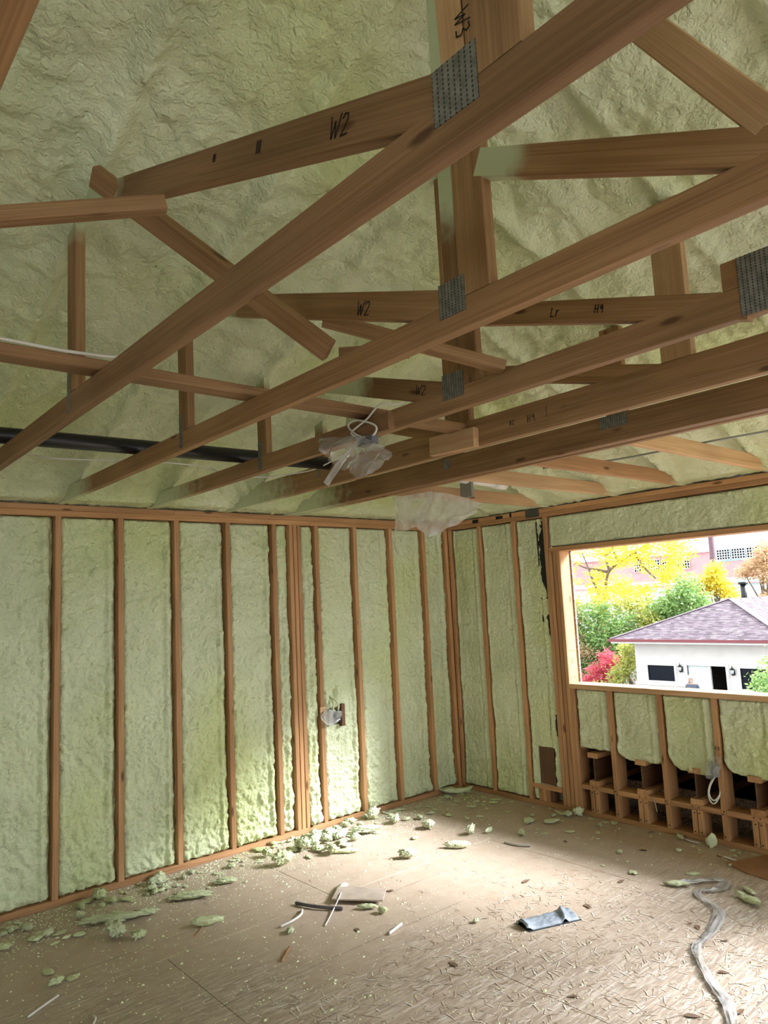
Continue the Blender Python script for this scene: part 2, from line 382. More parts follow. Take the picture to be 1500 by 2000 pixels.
# ------------------------------------------------------------------ spray foam between studs
def foam_patch(name, parent, O, U, Nn, w, h, fn, res=.0075, mat=None, bottom=None):
    nu, nv = max(4, int(w/res)), max(4, int(h/res))
    u = np.linspace(0, w, nu)[:, None]+np.zeros((1, nv)); t = np.linspace(0, 1, nv)[None, :]+np.zeros((nu, 1))
    v = t*h if bottom is None else (bottom(u)+t*(h-bottom(u)))
    n = fn(u, v, t)
    O, U, Nn = map(np.array, (O, U, Nn))
    P = O+u[..., None]*U+v[..., None]*np.array((0, 0, 1.0))+n[..., None]*Nn
    return grid_mesh(name, P, mat or M_FOAM, parent)
def bay_fn(w, h, seed, right=.045, left=.018, lump=1.0, low=1.0, seam=None, hole=None, base=-.018):
    s = seed*13.7
    def fn(u, v, t):
        wob = .012*fbm(v*5, s, .3, 3); wob2 = .010*fbm(v*6, s+9, .7, 3)
        eR = w-u+wob; eL = u+wob2
        amp = lump*(1+.7*np.exp(-v/.25)*low)
        n = base + .016*fbm(u*4.2+s, v*2.2, s, 2) + amp*(.017*(billow(u*12+s, v*10, s, 2)-.5)+.011*(billow(u*31, v*27+s, s, 2)-.5)+.004*noise(u*85, v*75, s))
        n += .010*np.exp(-((eR-.055-wob)/.012)**2) + .007*np.exp(-((eL-.03)/.010)**2)
        n -= .010*np.exp(-((eR-.085)/.010)**2)*(fbm(v*3, s+4, 0, 2) > -.1)
        n -= right*np.clip(1-eR/.034, 0, 1)**1.2 + left*np.clip(1-eL/.016, 0, 1)**1.5
        if seam is not None:
            for sv in seam: n -= .007*np.exp(-((v-sv-.010*noise(u*6, s))/.0055)**2)
        n += .022*low*np.exp(-((v-.05)/.06)**2)*(.6+fbm(u*9, s, 0, 2))
        n -= .03*np.clip(1-v/.012, 0, 1) + .03*np.clip(1-(h-v)/.014, 0, 1)
        if hole is not None: n = hole(u, v, n)
        e = np.minimum(np.minimum(u, w-u), np.minimum(v, h-v))
        return np.where(e < 1e-6, np.minimum(n, -.06), n)
    return fn

# ---- left wall (long wall)
wall_left = tag(boxes('wall_left', [(-LX-.14, .16, WD, WD+.016, -.3, PT)], M_OSB), kind='structure')
st = [(-.038, 0)]+[(-.3246-SP*i-.019, -.3246-SP*i+.019) for i in range(19)]
tri = [(-1.813, -1.777), (-1.772, -1.737), (-1.731, -1.697)]
allst = sorted(st+tri)
for (a, b) in allst:
    bow = random.uniform(-.003, .003)
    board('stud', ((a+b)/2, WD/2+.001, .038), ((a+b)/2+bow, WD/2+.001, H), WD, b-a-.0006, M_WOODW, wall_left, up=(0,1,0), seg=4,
          spray=(lambda s: .16+.22*noise(s*2.2, a*9)) if random.random() < .0 else None)
for z0, nm, cuts in ((0, 'sole_plate', [-LX, -4.6, .0]), (H, 'top_plate', [-LX, -5.1, -1.60, 0.0]), (H+.038, 'top_plate', [-LX, -6.3, -2.78, WD])):
    for a, b in zip(cuts[:-1], cuts[1:]):
        board(nm, (a+.001, WD/2, z0+.019), (b-.001, WD/2, z0+.019), .0378, WD, M_WOODW, wall_left)
i = 0
for (a0, a1), (b0, b1) in zip(allst[:-1], allst[1:]):
    w = b0-a1
    if w < .02: continue
    i += 1; near = b0 > -5.0
    seam = [1.02+.02*math.sin(i*2.1), 1.055+.02*math.sin(i*2.1)] if b0 < -.2 else None
    hole = None
    if abs(a1+1.5436+.019-.019) < .05 and w > .2:         # bay with the electrical box
        def hole(u, v, n):
            d = np.sqrt(((u-.125)/.018)**2+((v-.98)/.05)**2); n = n-.05*np.exp(-d**2)
            return n-.03*((np.abs(u-.11) < .075) & (np.abs(v-.80) < .065))
    foam_patch('foam_fill', wall_left, (a1, 0, .038), (1,0,0), (0,-1,0), w, H-.038,
               bay_fn(w, H-.038, i, right=.05 if w > .2 else .03, left=.02, seam=seam, lump=1.0 if b0 < -1.2 else .8, hole=hole), res=.0075 if near else .03)

# ---- window wall
wr = [(WD, WD+.016, -1.115, .14, -.3, PT), (WD, WD+.016, WY1, WY0, WZ1, PT), (WD, WD+.016, WY1, WY0, .50, WZ0-.04), (WD, WD+.016, VY0, WY1, -.3, PT),
      (WD, WD+.016, VY1, VY0, WZ1, PT), (WD, WD+.016, VY1, VY0, -.3, -.02), (WD, WD+.016, -LY-.14, VY1, -.3, PT), (WD, WD+.016, -1.29, -1.115, -.3, WZ1)]
wall_right = tag(boxes('wall_right', wr, M_OSB), kind='structure')
def wstud(y, z0=.038, z1=H, m=None, nm='stud', t=.038, d=WD, x0=0.0):
    return board(nm, (x0+d/2+.001, y, z0), (x0+d/2+.001, y+random.uniform(-.002, .002), z1), d, t-.0006, m or M_WOODW, wall_right, up=(1,0,0), seg=4)
wstud(-.019); wstud(-.3962); wstud(-.8011)
wstud(-1.143, t=.035)
for k in range(3): wstud(-1.1815-.0385*k, .038, WZ1, nm='jack_stud', t=.0345)
wstud(-1.293, .038, WZ0-.038, nm='cripple_stud')
for y in (-1.626, -2.040, -2.445, -2.852, -3.258, -3.66): wstud(y, .038, WZ0-.038, nm='cripple_stud')
wstud(WY1-.019, .038, WZ1, nm='jack_stud'); wstud(WY1-.058, .038, WZ1, nm='jack_stud'); wstud(WY1-.097)
for y in (VY0+.058, VY0+.019, VY1-.019, VY1-.058, -8.46, -8.86, -9.26, -9.66): wstud(y)
for z0, nm, cuts in ((0, 'sole_plate', [VY0, -.001]), (H, 'top_plate', [-LY, -4.4, -1.103, -.001]), (H+.038, 'top_plate', [-LY, -3.9, -.001])):
    for a, b in zip(cuts[:-1], cuts[1:]):
        board(nm, (WD/2+.0005, b-.001, z0+.019), (WD/2+.0005, a+.001, z0+.019), .0378, WD, M_WOODW, wall_right)
# window frames of rough timber
win1 = tag(board('window_1', (WD/2, WY0, WZ0-.019), (WD/2, WY1, WZ0-.019), .0376, WD+.03, M_PALE), kind='structure')
board('header_plate', (WD/2, WY0+.104, WZ1+.019), (WD/2, WY1-.08, WZ1+.019), .0376, WD, M_WOODW, win1)
board('jamb_liner', (WD/2+.004, WY0-.0022, WZ0), (WD/2+.004, WY0-.0022, WZ1-.001), WD-.012, .004, M_WOODW, win1, up=(1,0,0), ch=.0008)
win2 = tag(board('assumed_door_1', (WD/2, VY0+.04, WZ1+.019), (WD/2, VY1-.04, WZ1+.019), .0376, WD, M_WOODW), kind='structure')
# foam of the window wall
ys = [-.038, -.3962+.019, -.3962-.019, -.8011+.019, -.8011-.019, -1.124]
for k in range(3):
    y0, y1 = ys[2*k], ys[2*k+1]; w = y0-y1
    if k < 2:
        foam_patch('foam_fill', wall_right, (0, y0, .038), (0,-1,0), (-1,0,0), w, H-.038, bay_fn(w, H-.038, 31+k, right=.02, left=.045, lump=.55, low=.5))
    else:
        def hole(u, v, n):
            z = v+.038
            e = w-u
            # torn strip beside the king stud where the black membrane shows
            lim = .085*np.clip(np.minimum((z-1.74)/.12, (2.34-z)/.10), 0, 1)*(.62+.5*np.abs(noise(z*9, 3.3)))+.022*np.clip(1-((z-1.47)/.11)**2, 0, 1)+.03*np.clip(1-((z-.66)/.10)**2, 0, 1)
            lim2 = .004+.010*np.abs(noise(z*14, 8.1))
            n = np.where((e < lim) & (e > lim2*(z > 1.6)), -.05, n)
            # notch round the old post end
            inn = (np.abs(u-.160) < .088+.012*noise(z*17, 1.2)) & (z < .475+.02*noise(u*20, 4)) & (z > .175)
            n = np.where(inn, -.11, n)
            low = (z < .17) & (u > .06)
            return np.where(low, -.12, n)
        foam_patch('foam_fill', wall_right, (0, y0, .038), (0,-1,0), (-1,0,0), w, H-.038, bay_fn(w, H-.038, 33, right=.012, left=.04, lump=.6, low=.3, hole=hole), res=.006)
for (za, zb_) in ((1.70, 2.36), (1.37, 1.57), (.57, .75)): boxes('membrane_strip', [(.022, .026, -1.124, -1.04, za, zb_)], M_MEMB, wall_right)
board('old_post', (.062, -.968, .172), (.062, -.972, .50), .155, .06, M_OLD_SHADE, wall_right, up=(0,1,0))
board('block_rail', (.05, -.823, .152), (.05, -1.122, .152), .0376, .098, M_WOODW, wall_right)
for k, y in enumerate((-.895, -.934, -.973, -1.012)): wstud(y, .038, .132, m=M_OLD_SHADE if k == 3 else M_WOODW, nm='block_stud', d=.07, x0=.012)
# foam over the window
w = 2.97+1.2
foam_patch('foam_fill', wall_right, (0, WY0+.105, WZ1+.038), (0,-1,0), (-1,0,0), 2.86, H-WZ1-.038, bay_fn(2.86, H-WZ1-.038, 41, right=.03, left=.03, lump=.5, low=.2, base=-.012), res=.008)
for (ya, yb, za, zb_) in ((WY1-.116, VY0+.077, .038, H), (VY0-.01, VY1+.01, WZ1+.04, H), (VY1-.077, -8.441, .038, H), (-8.479, -8.841, .038, H), (-8.879, -9.241, .038, H), (-9.279, -9.641, .038, H)):
    foam_patch('foam_fill', wall_right, (0, ya, za), (0,-1,0), (-1,0,0), ya-yb, zb_-za, bay_fn(ya-yb, zb_-za, 70+ya, lump=.7), res=.02)
# foam and open joist ends under the window
cr = [-1.293, -1.626, -2.040, -2.445, -2.852, -3.258, -3.66, WY1]
botz = [(.50, .50), (.545, .455), (.60, .43), (.60, .455), (.58, .47), (.55, .46), (.55, .46)]
for k in range(7):
    y0, y1 = cr[k]-.019, cr[k+1]+.019; w = y0-y1; zl, zm = botz[k]
    bot = (lambda w, zl, zm, k: lambda u: zm+(zl-zm)*np.exp(-u/.032)+.012*np.exp(-(w-u)/.03)+.028*fbm(u*9, k*3.3, 0, 3))(w, zl, zm, k)
    base_fn = bay_fn(w, WZ0-.038, 50+k, right=.02, left=.05, lump=.75, low=0, base=-.02)
    def fn(u, v, t, base_fn=base_fn):
        n = base_fn(u, v, np.ones_like(v)); d = t*.5
        return n+.010*np.exp(-((d-.045)/.025)**2)-.105*np.clip(1-d/.022, 0, 1)**2
    foam_patch('foam_fill', wall_right, (0, y0, 0), (0,-1,0), (-1,0,0), w, WZ0-.039, fn, bottom=bot)
    board('rail', (WD/2, y0-.0005, .218), (WD/2, y1+.0005, .218), .0376, WD, M_WOODW, wall_right)
    yc = -1.432-.411*k
    for dy in (-.0215, .0215): wstud(yc+dy, .038, .199, nm='block_stud', d=.12)
# the joists behind: I-section, run out under a low flat roof outside
for k in range(7):
    yc = -1.437-.411*k; J = empty('i_joist', (.02, yc, .237), None, None)
    J.parent = wall_right
    x0, x1 = .004, 2.4
    for z in (.237+.019, .485-.019):
        board('flange', (x0, yc, z), (x1, yc, z), .038, .089, M_WOODW, J)
    o = boxes('joist_web', [(x0+.012, x1, yc-.005, yc+.005, .275, .447)], M_OLD_SHADE, J)  # web colour darkened to stand in for shade on its sides
pr = tag(boxes('porch_roof', [(.156, 2.5, -4.4, -1.15, .49, .53), (2.4, 2.5, -4.4, -1.15, -.5, .49), (.156, 2.5, -1.17, -1.15, -.5, .49), (.156, 2.5, -4.4, -4.38, -.5, .49), (.16, 2.4, -4.38, -1.17, -.06, -.02)], M_OSB), kind='structure')
boxes('rim_board', [(.50, .52, -4.38, -1.17, -.02, .19)], M_OSB, pr)

# ---- the two walls behind the camera; openings assumed, sized for the daylight they admit
wall_near = tag(boxes('wall_near', [(-LX, .14, -LY-WD, -LY, 2.3, PT), (-LX, -7.6, -LY-WD, -LY, -.3, 2.3), (-.4, .14, -LY-WD, -LY, -.3, 2.3), (-4.05, -3.9, -LY-WD, -LY, -.3, 2.3)], M_OSB), kind='structure')
rz = lambda y: PT+SL*min(-y, LY+y)
V = []; Fc = []
def gable_poly(pts):
    b = len(V); n = len(pts)
    for x in (-LX-.14, -LX): V.extend((x, y, z) for y, z in pts)
    Fc.append(tuple(range(b, b+n))); Fc.append(tuple(range(b+n, b+2*n))[::-1])
    for k in range(n): Fc.append((b+k, b+(k+1) % n, b+n+(k+1) % n, b+n+k))
gable_poly([(.14, -.3), (.14, PT+.3), (-1.2, rz(-1.2)+.3), (-1.2, -.3)])
gable_poly([(-1.2, 2.1), (-1.2, rz(-1.2)+.3), (-LY/2, rz(-LY/2)+.3), (-8.6, rz(-8.6)+.3), (-8.6, 2.1)])
gable_poly([(-1.2, -.3), (-1.2, 2.1), (-3.4, 2.1), (-3.4, -.3)])
gable_poly([(-5.6, -.3), (-5.6, 2.1), (-8.6, 2.1), (-8.6, -.3)])
gable_poly([(-3.4, -.3), (-3.4, .9), (-5.6, .9), (-5.6, -.3)])
gable_poly([(-8.6, -.3), (-8.6, rz(-8.6)+.3), (-LY-.14, PT+.3), (-LY-.14, -.3)])
wall_rear = tag(mesh('wall_rear', V, Fc, M_OSB), kind='structure')

# ------------------------------------------------------------------ roof: sprayed ceiling and deck
def roof_z(x, y):
    a, b, c = np.maximum(-x, 0), np.maximum(-y, 0), np.maximum(LY+y, 0)
    k = .10
    m = -k*np.log(np.exp(-a/k)+np.exp(-b/k)+np.exp(-c/k))
    m = np.maximum(m, 0)
    z = PT+.012+SL*m
    onw = 1/(1+np.exp((b-a)/.08))                              # 1 on the long-wall slope, 0 on the hip end
    far = np.clip(m/.35, 0, 1)
    rid = 0
    for xk in XL+[-5.39, -6.0]: rid = rid+np.exp(-((x-xk-.019-.02*noise(y*1.3, xk))/.038)**2)*onw
    for k2 in range(9):
        yk = -.60*(k2+1)-.012; rid = rid+np.exp(-((y-yk-.02*noise(x*1.3, yk))/.042)**2)*(1-onw)
    z = z-.045*rid*far
    al = np.where(onw > .5, x, y); dn = np.where(onw > .5, y, x)
    z = z+.045*fbm(x*1.3+3, y*1.3, .5, 2)*far+.040*fbm(al*4.5, dn*.9, 2.2, 2)*far
    z = z-.024*(billow(x*6, y*6, 4.4, 2)-.5)*np.clip(far+.3, 0, 1)-.014*(billow(x*15, y*13, 7, 2)-.5)*(.5+1.0*np.clip(.5+fbm(x*1.7, y*1.7, 6, 2), 0, 1))-.005*noise(x*45, y*42, 1)
    e = np.minimum(a, b)
    z = z-.045*np.exp(-((e-.10)/.07)**2)*(.7+.8*fbm(x*5, y*5, 9, 2))
    return np.maximum(z, PT-.004+.02*np.clip(e/.05, 0, 1))
xs = np.concatenate([np.arange(-LX, -5.3, .1), np.arange(-5.3, .0, .016), [0.0, .07, .14]])
ys = np.concatenate([np.arange(-LY-.07, -5.3, .1), np.arange(-5.3, .0, .016), [0.0, .07, .14]])
GX, GY = np.meshgrid(xs, ys, indexing='ij')
ceiling = tag(grid_mesh('ceiling', np.stack([GX, GY, roof_z(GX, GY)], -1), M_FOAMC), kind='structure')
ov = .42; ez = PT+.16-SL*ov; h5 = (LY+2*ov)/2; rzz = ez+SL*h5
V = [(-LX-.4, ov, ez), (ov, ov, ez), (ov, -LY-ov, ez), (-LX-.4, -LY-ov, ez), (ov-h5, -LY/2, rzz), (-LX-.4, -LY/2, rzz)]
V += [(x, y, z+.06) for x, y, z in V]
Fc = [(0,1,4,5), (1,2,4), (2,3,5,4), (6,11,10,7), (7,10,8), (8,10,11,9), (0,6,7,1), (1,7,8,2), (2,8,9,3), (3,9,11,5), (5,11,6,0)]
tag(mesh('roof_deck', V, Fc, M_OSB), kind='structure')

# ------------------------------------------------------------------ roof trusses
def plate_on(parent, X, y0, y1, z0, z1, name='nail_plate', mat=None):
    w, h = abs(y1-y0), z1-z0
    V = [(0,0,0),(w,0,0),(w,h,0),(0,h,0),(0,0,.0016),(w,0,.0016),(w,h,.0016),(0,h,.0016)]
    o = mesh(name, V, [(4,5,6,7),(0,1,5,4),(1,2,6,5),(2,3,7,6),(3,0,4,7),(3,2,1,0)], mat or M_PLATE)
    o.parent = parent; o.matrix_parent_inverse = parent.matrix_basis.inverted()
    m = Matrix(((0,-1,0),(0,0,1),(-1,0,0))).transposed().to_4x4(); m.translation = (X-.0002, max(y0, y1), z0); o.matrix_basis = m
    return o
def soft(s, a, b):      # 1 before a, fading to 0 at b
    return 1-max(0, min(1, (s-a)/(b-a)))
YV = [-2.55, -2.212, -1.866, -1.557, -1.26, -.95]
J1 = [-4.77, -4.165, -3.573, -2.985, -2.39, -1.80]
W2L = [((-2.95, 3.36), (-4.74, 2.60)), ((-2.633, 3.18), (-4.127, 2.62)), ((-2.715, 2.90), (-3.534, 2.608)), ((-2.411, 2.766), (-2.929, 2.602)), ((-1.82, 2.80), (-2.335, 2.63)), None]
WRL = [None, None, ((-3.82, 2.892), (-4.422, 2.605)), ((-3.426, 2.756), (-4.039, 2.561)), ((-2.836, 2.80), (-3.45, 2.63)), None]
TL = ['timber roof truss at the frame corner, nearest the camera', 'long timber truss crossing the top of the view, its webs marked W2 and W3',
      'second timber roof truss from the camera, with a large square nail plate and W2 marking', 'third timber roof truss from the camera, carrying a cable block and hanging clear plastic',
      'fourth timber roof truss from the camera, deep chord with a nailed end block', None]
trusses = []
for k in range(5):
    X = XL[k]; xc = X+.019; ch = .089 if k < 4 else .140
    T = empty('roof_truss', (xc, -4.9, PT), TL[k], 'roof truss', 'roof trusses in a row'); trusses.append(T)
    top = PT+ch
    board('bottom_chord', (xc, .10, PT+ch/2), (xc, -LY, PT+ch/2), ch, .038, M_WOOD, T, seg=24,
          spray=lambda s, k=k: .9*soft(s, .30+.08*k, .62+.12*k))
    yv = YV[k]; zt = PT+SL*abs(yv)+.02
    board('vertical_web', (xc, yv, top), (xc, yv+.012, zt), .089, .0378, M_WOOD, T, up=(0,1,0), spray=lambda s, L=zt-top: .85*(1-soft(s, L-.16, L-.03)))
    plate_on(T, X, yv+.042, yv+.010, top-.075, top+.085)
    if W2L[k]:
        (ya, za), (yb, zb) = W2L[k]; d = Vector((0, yb-ya, zb-za)).normalized(); nrm = Vector((0, d.z, -d.y)); nrm = nrm if nrm.z < 0 else -nrm
        a = Vector((xc, ya, za))-d*(.45 if k == 2 else .28)+nrm*.0445; b = Vector((xc, yb, zb))+d*.06+nrm*.0445
        board('diagonal_web', a, b, .089, .0376, M_WOOD, T, up=(0,0,1), spray=lambda s, k=k: .95*(soft(s, .22, .45) if k != 2 else soft(s, .03, .16)))
    j = J1[k]; zt = PT+SL*abs(j)
    board('post', (xc, j-.085, top), (xc, j-.080, zt), .112, .0374, M_WOOD, T, up=(0,1,0), spray=lambda s, L=zt-top: .9*(1-soft(s, L-.5, L-.25)))
    board('leaning_web', (xc+.001, j-.001, top), (xc+.001, j+(.045 if k == 1 else .004), zt-.05), .055, .0370, M_PALE if k == 1 else M_WOOD, T, up=(0,1,0),
          spray=(lambda s, L=zt-top: .9*(1-soft(s, .12, .34))) if k == 2 else None)
    if k < 4: plate_on(T, X, j+.046, j-.053 if k != 3 else j-.066, top-.04, top+.062)
    if WRL[k]:
        (ya, za), (yb, zb) = WRL[k]; d = Vector((0, yb-ya, zb-za)).normalized(); nrm = Vector((0, d.z, -d.y)); nrm = nrm if nrm.z < 0 else -nrm
        L0 = abs(ya-(j-.14))/abs(d.y)
        a = Vector((xc, ya, za))-d*L0+nrm*.036; b = Vector((xc, yb, zb))+d*.10+nrm*.036
        board('diagonal_web', a, b, .078, .0376, M_WOOD, T, spray=(lambda s, L0=L0: .95*soft(s, L0-.03, L0+.10)) if k == 2 else None)
    if k == 4: board('post', (xc, -3.607, top), (xc, -3.607, 3.25), .125, .0376, M_PALE, T, up=(0,1,0))
    if k == 3:
        board('splice_block', (xc, -4.055, top+.042), (xc, -4.9, top+.042), .083, .0376, M_WOOD, T)
        plate_on(T, X, -4.10, -4.36, PT+.002, top+.082)
# three-ply girder
G = empty('girder_truss', (XL[5]+.057, -4.9, PT), 'three-ply girder truss carrying the short hip joists', 'roof truss', 'roof trusses in a row')
for p in range(3):
    xc = XL[5]+.019+.0392*p; dz = (0, .003, -.002)[p]
    board('bottom_chord', (xc, .10, PT+.07+dz), (xc, -LY, PT+.07+dz), .140, .038, M_WOOD, G, seg=24, spray=lambda s: .9*soft(s, .55, .95))
xc = XL[5]+.019
board('post', (xc, -1.88, PT+.14), (xc, -1.88, 3.05), .112, .037, M_WOOD, G, up=(0,1,0)); board('post', (xc, -3.0, PT+.14), (xc, -3.0, 3.05), .112, .037, M_WOOD, G, up=(0,1,0))
board('diagonal_web', (xc, -.7, 2.72), (xc, -1.83, PT+.19), .089, .037, M_WOOD, G); board('vertical_web', (xc, -.95, PT+.14), (xc, -.95, 2.80), .089, .037, M_WOOD, G, up=(0,1,0))
plate_on(G, XL[5], -1.795, -1.845, PT+.06, PT+.13); plate_on(G, XL[5], -2.905, -3.06, PT+.075, PT+.139)
# hip joists from the girder to the window wall
JL = ['short hip joist nearest the room corner, above the milky plastic', 'second short hip joist from the room corner, knotty face', 'third short hip joist, with a dark waney top edge', 'fourth short hip joist, at the right edge of the view']
for k, y in enumerate((-1.20, -1.862, -2.405, -3.005)):
    t = empty('hip_joist', (-1.0, y+.019, PT), JL[k], 'joist', 'hip joists between girder and window wall')
    board('joist_beam', (-1.71, y+.019, PT+.0445), (.06, y+.019, PT+.0445), .089, .038, M_PALE if k != 2 else M_WOODW, t, spray=lambda s: .9*(1-soft(s, 1.46, 1.72)))
    board('top_chord', (-1.71, y+.019, PT+SL*1.71+.07), (.06, y+.019, PT+.06), .089, .037, M_WOOD, t)

# ------------------------------------------------------------------ pen marks on the timber
def glyph(ch, h):
    G = {'W': [[(0,1),(.18,0),(.38,.75),(.52,0),(.8,1.05)]], '2': [[(0,.8),(.15,1),(.4,.95),(.42,.7),(.2,.3),(0,0),(.5,.06)]], '3': [[(0,.95),(.3,1),(.42,.78),(.15,.55),(.45,.4),(.35,.05),(0,.03)]],
         'H': [[(0,1),(0,0)],[(.42,1),(.42,0)],[(0,.5),(.42,.5)]], '9': [[(.4,.7),(.2,.5),(.02,.7),(.2,.97),(.4,.75),(.38,0)]], '#': [[(.1,1),(.05,0)],[(.35,1),(.3,0)],[(0,.65),(.45,.68)],[(0,.3),(.42,.33)]],
         '1': [[(0,1),(.04,0)]], 'L': [[(0,1),(0,0),(.35,.05)]], 'r': [[(0,.7),(0,0)],[(0,.5),(.15,.7),(.3,.68)]], 'O': [[(.2,1),(.02,.5),(.2,0),(.4,.5),(.2,1)]]}
    return [[(x*h, y*h) for x, y in l] for l in G[ch]]
def write(parent, X, y, z, txt, h, slope=0.0, wd=.0035, gap=.72, rot=0.0, name='marking'):
    ls = []; cx = 0
    for c in txt:
        if c == ' ': cx += h*.5; continue
        g = glyph(c, h)
        ls += [[(p[0]+cx, p[1]) for p in l] for l in g]
        cx += h*((.95 if c == 'W' else (.3 if c == '1' else gap)))
    a = math.atan(slope)+rot; ux = Vector((0, -math.cos(a), math.sin(a))); uy = Vector((0, math.sin(a), math.cos(a)))
    strokes(name, (X-.0004, y, z), ux, uy, ls, wd, M_INK, parent)
write(trusses[1], XL[1], -3.825, 2.663, 'W2', .042, -.37); write(trusses[1], XL[1], -3.545, 2.782, '111', .028, -.37, .004); write(trusses[1], XL[1], -3.335, 2.872, '#1', .018, -.37, .003)
write(trusses[1], XL[1], -4.178, 2.686, 'W3', .030, 0, .0022, rot=-math.pi/2)
write(trusses[2], XL[2], -3.152, 2.664, 'W2', .044, -.355); write(trusses[3], XL[3], -2.78, 2.586, 'W2', .040, -.317)
write(trusses[3], XL[3], -3.475, 2.685, 'Lr', .030, -.318); write(trusses[3], XL[3], -3.645, 2.640, 'H9', .026, -.318)
write(trusses[4], XL[4], -2.78, 2.528, '#2', .022, 0, .0022); write(trusses[4], XL[4], -2.885, 2.520, 'H9', .034, 0, .0026); write(trusses[4], XL[4], -2.99, 2.52, '1', .05, 0, .002)
write(wall_right, 0, -2.428, .628, 'O3', .025, 0, .003)
# light-coloured scuffs of the jamb: carpenter's marks
strokes('marking', (.03, WY0-.0046, 1.27), (1,0,0), (0,0,1), [[(.0,.0),(.03,.005)],[(.045,0),(.07,.0)],[(.02,-.06),(.03,-.1),(.05,-.06)],[(.0,-.2),(.0,-.23)],[(.05,-.2),(.05,-.23)]], .004, M_OLD_SHADE, wall_right)

# nail heads on the plates and rails under the window
nb = []
def nail(x, y, z, r=.006): nb.append((x, x+.002, y-r, y+r, z-r, z+r))
V = []; Fc = []
def nail_disc(y, z, r=.0055, X=-.0012):
    b = len(V); n = 6
    V.extend((X, y+r*math.cos(2*math.pi*k/n), z+r*math.sin(2*math.pi*k/n)) for k in range(n)); V.extend((.001, y+r*math.cos(2*math.pi*k/n), z+r*math.sin(2*math.pi*k/n)) for k in range(n))
    Fc.append(tuple(range(b, b+n))); Fc.extend((b+k, b+n+k, b+n+(k+1) % n, b+(k+1) % n) for k in range(n))
rr = random.Random(3)
for k in range(4):
    yc = -1.432-.411*k
    for dy in (-.0215, .0215): nail_disc(yc+dy+rr.uniform(-.006, .006), .182); nail_disc(yc+dy+rr.uniform(-.006, .006), .055); nail_disc(yc+dy+rr.uniform(-.01, .01), .222)
for y in (-1.626, -2.04, -2.445):
    for z in (.06, .205, .225): nail_disc(y+rr.uniform(-.008, .008), z)
tag(mesh('nail_heads', V, Fc, M_NAIL, wall_right), kind='stuff')

# ------------------------------------------------------------------ bracing
GB = 'bracing boards nailed across the trusses'
def brace(label, a, b, w, t, m=M_WOOD, up=(0,0,1), name='brace_board'):
    return tag(board(name, a, b, w, t, m, None, up=up, seg=4), label, 'board', GB)
brace('long flat board running along the wall on top of the truss chords', (-5.4, -2.452, 2.578), (-2.386, -2.468, 2.578), .0376, .089, M_WOOD)
brace('diagonal brace slanting down right across the first two trusses', (-4.225, -2.60, 3.19), (-3.622, -3.055, 2.565), .075, .038, M_WOOD, up=(-.5, -.3, .8))
brace('board entering from the left edge, nailed across the diagonal brace', (-5.0, -2.905, 2.615), (-4.224, -3.148, 2.829), .040, .045, M_WOOD)
brace('thin reddish brace behind the second truss post', (-3.535, -2.91, 2.742), (-2.985, -3.258, 2.566), .038, .060, M_WOOD)
brace('short board end beside the lower tip of the diagonal brace', (-3.525, -2.985, 2.590), (-3.36, -3.16, 2.585), .045, .038, M_WOOD)
board('steep_web', (-3.560, -4.425, 2.615), (-3.560, -3.715, 3.73), .070, .0376, M_PALE, trusses[2], up=(0,1,0))  # pale timber colour stands in for light on this web
tag(board('end_block', (XL[4]-.0195, -2.277, 2.522), (XL[4]-.0195, -2.583, 2.512), .098, .038, M_PALE), 'short pale block with nails fixed to the fourth truss', 'block')
tag(board('end_block', (XL[3]-.0195, -2.16, 2.505), (XL[3]-.0195, -2.645, 2.505), .080, .038, M_WOOD), 'short block on the third truss beside the looped cable', 'block')

# ------------------------------------------------------------------ pipes and cables
tag(tube_pts('waste_pipe', [(-5.3, -1.14, 2.600), (-4.194, -1.223, 2.600), (-2.40, -1.364, 2.600)], .040, M_BLACK, None, 14, 0), 'black plastic waste pipe lying across the truss chords', 'pipe')
PV = empty('vent_duct', (-.9, -1.31, 2.6), 'short white plastic pipe with coupling above the hip joists', 'pipe')
tube_pts('pipe_length', [(-1.20, -1.33, 2.605), (-.74, -1.30, 2.600)], .034, M_WHITEP, PV, 12, 0); tube_pts('coupling', [(-.80, -1.304, 2.601), (-.66, -1.295, 2.599)], .042, M_WHITEP, PV, 12, 0)
tube_pts('pipe_tail', [(-1.45, -1.36, 2.60), (-1.19, -1.33, 2.604)], .022, flat('blue_grey_plastic', (.28, .30, .38), .4), PV, 10, 0)
boxes('strap', [(-1.12, -1.095, -1.365, -1.255, 2.47, 2.645)], M_STEEL, PV)
GC = 'electrical cables in the roof'
def cable(label, pts, r=.0042, m=None): return tag(tube_pts('electrical_cable', pts, r, m or M_CABLE, None, 6, 2), label, 'cable', GC)
cable('thin pale cable sagging over the chords above the left wall', [(-4.05, -.70, 2.66), (-3.927, -.904, 2.575), (-3.709, -.968, 2.575), (-3.577, -1.018, 2.572), (-3.348, -1.101, 2.572), (-3.081, -1.08, 2.572), (-2.96, -1.0, 2.57), (-2.918, -.996, 2.552)])
cable('thin pale cable looping between the third and fourth trusses', [(-2.93, -.93, 2.572), (-2.622, -.96, 2.556), (-2.54, -1.15, 2.558), (-2.466, -1.343, 2.56), (-2.40, -1.6, 2.64)])
cable('white cable lying along the edge of the long flat board', [(-5.2, -2.50, 2.606), (-4.47, -2.503, 2.607), (-4.30, -2.505, 2.602), (-4.219, -2.508, 2.604), (-4.14, -2.50, 2.612), (-4.02, -2.46, 2.64), (-3.9, -2.3, 2.75)], .006)
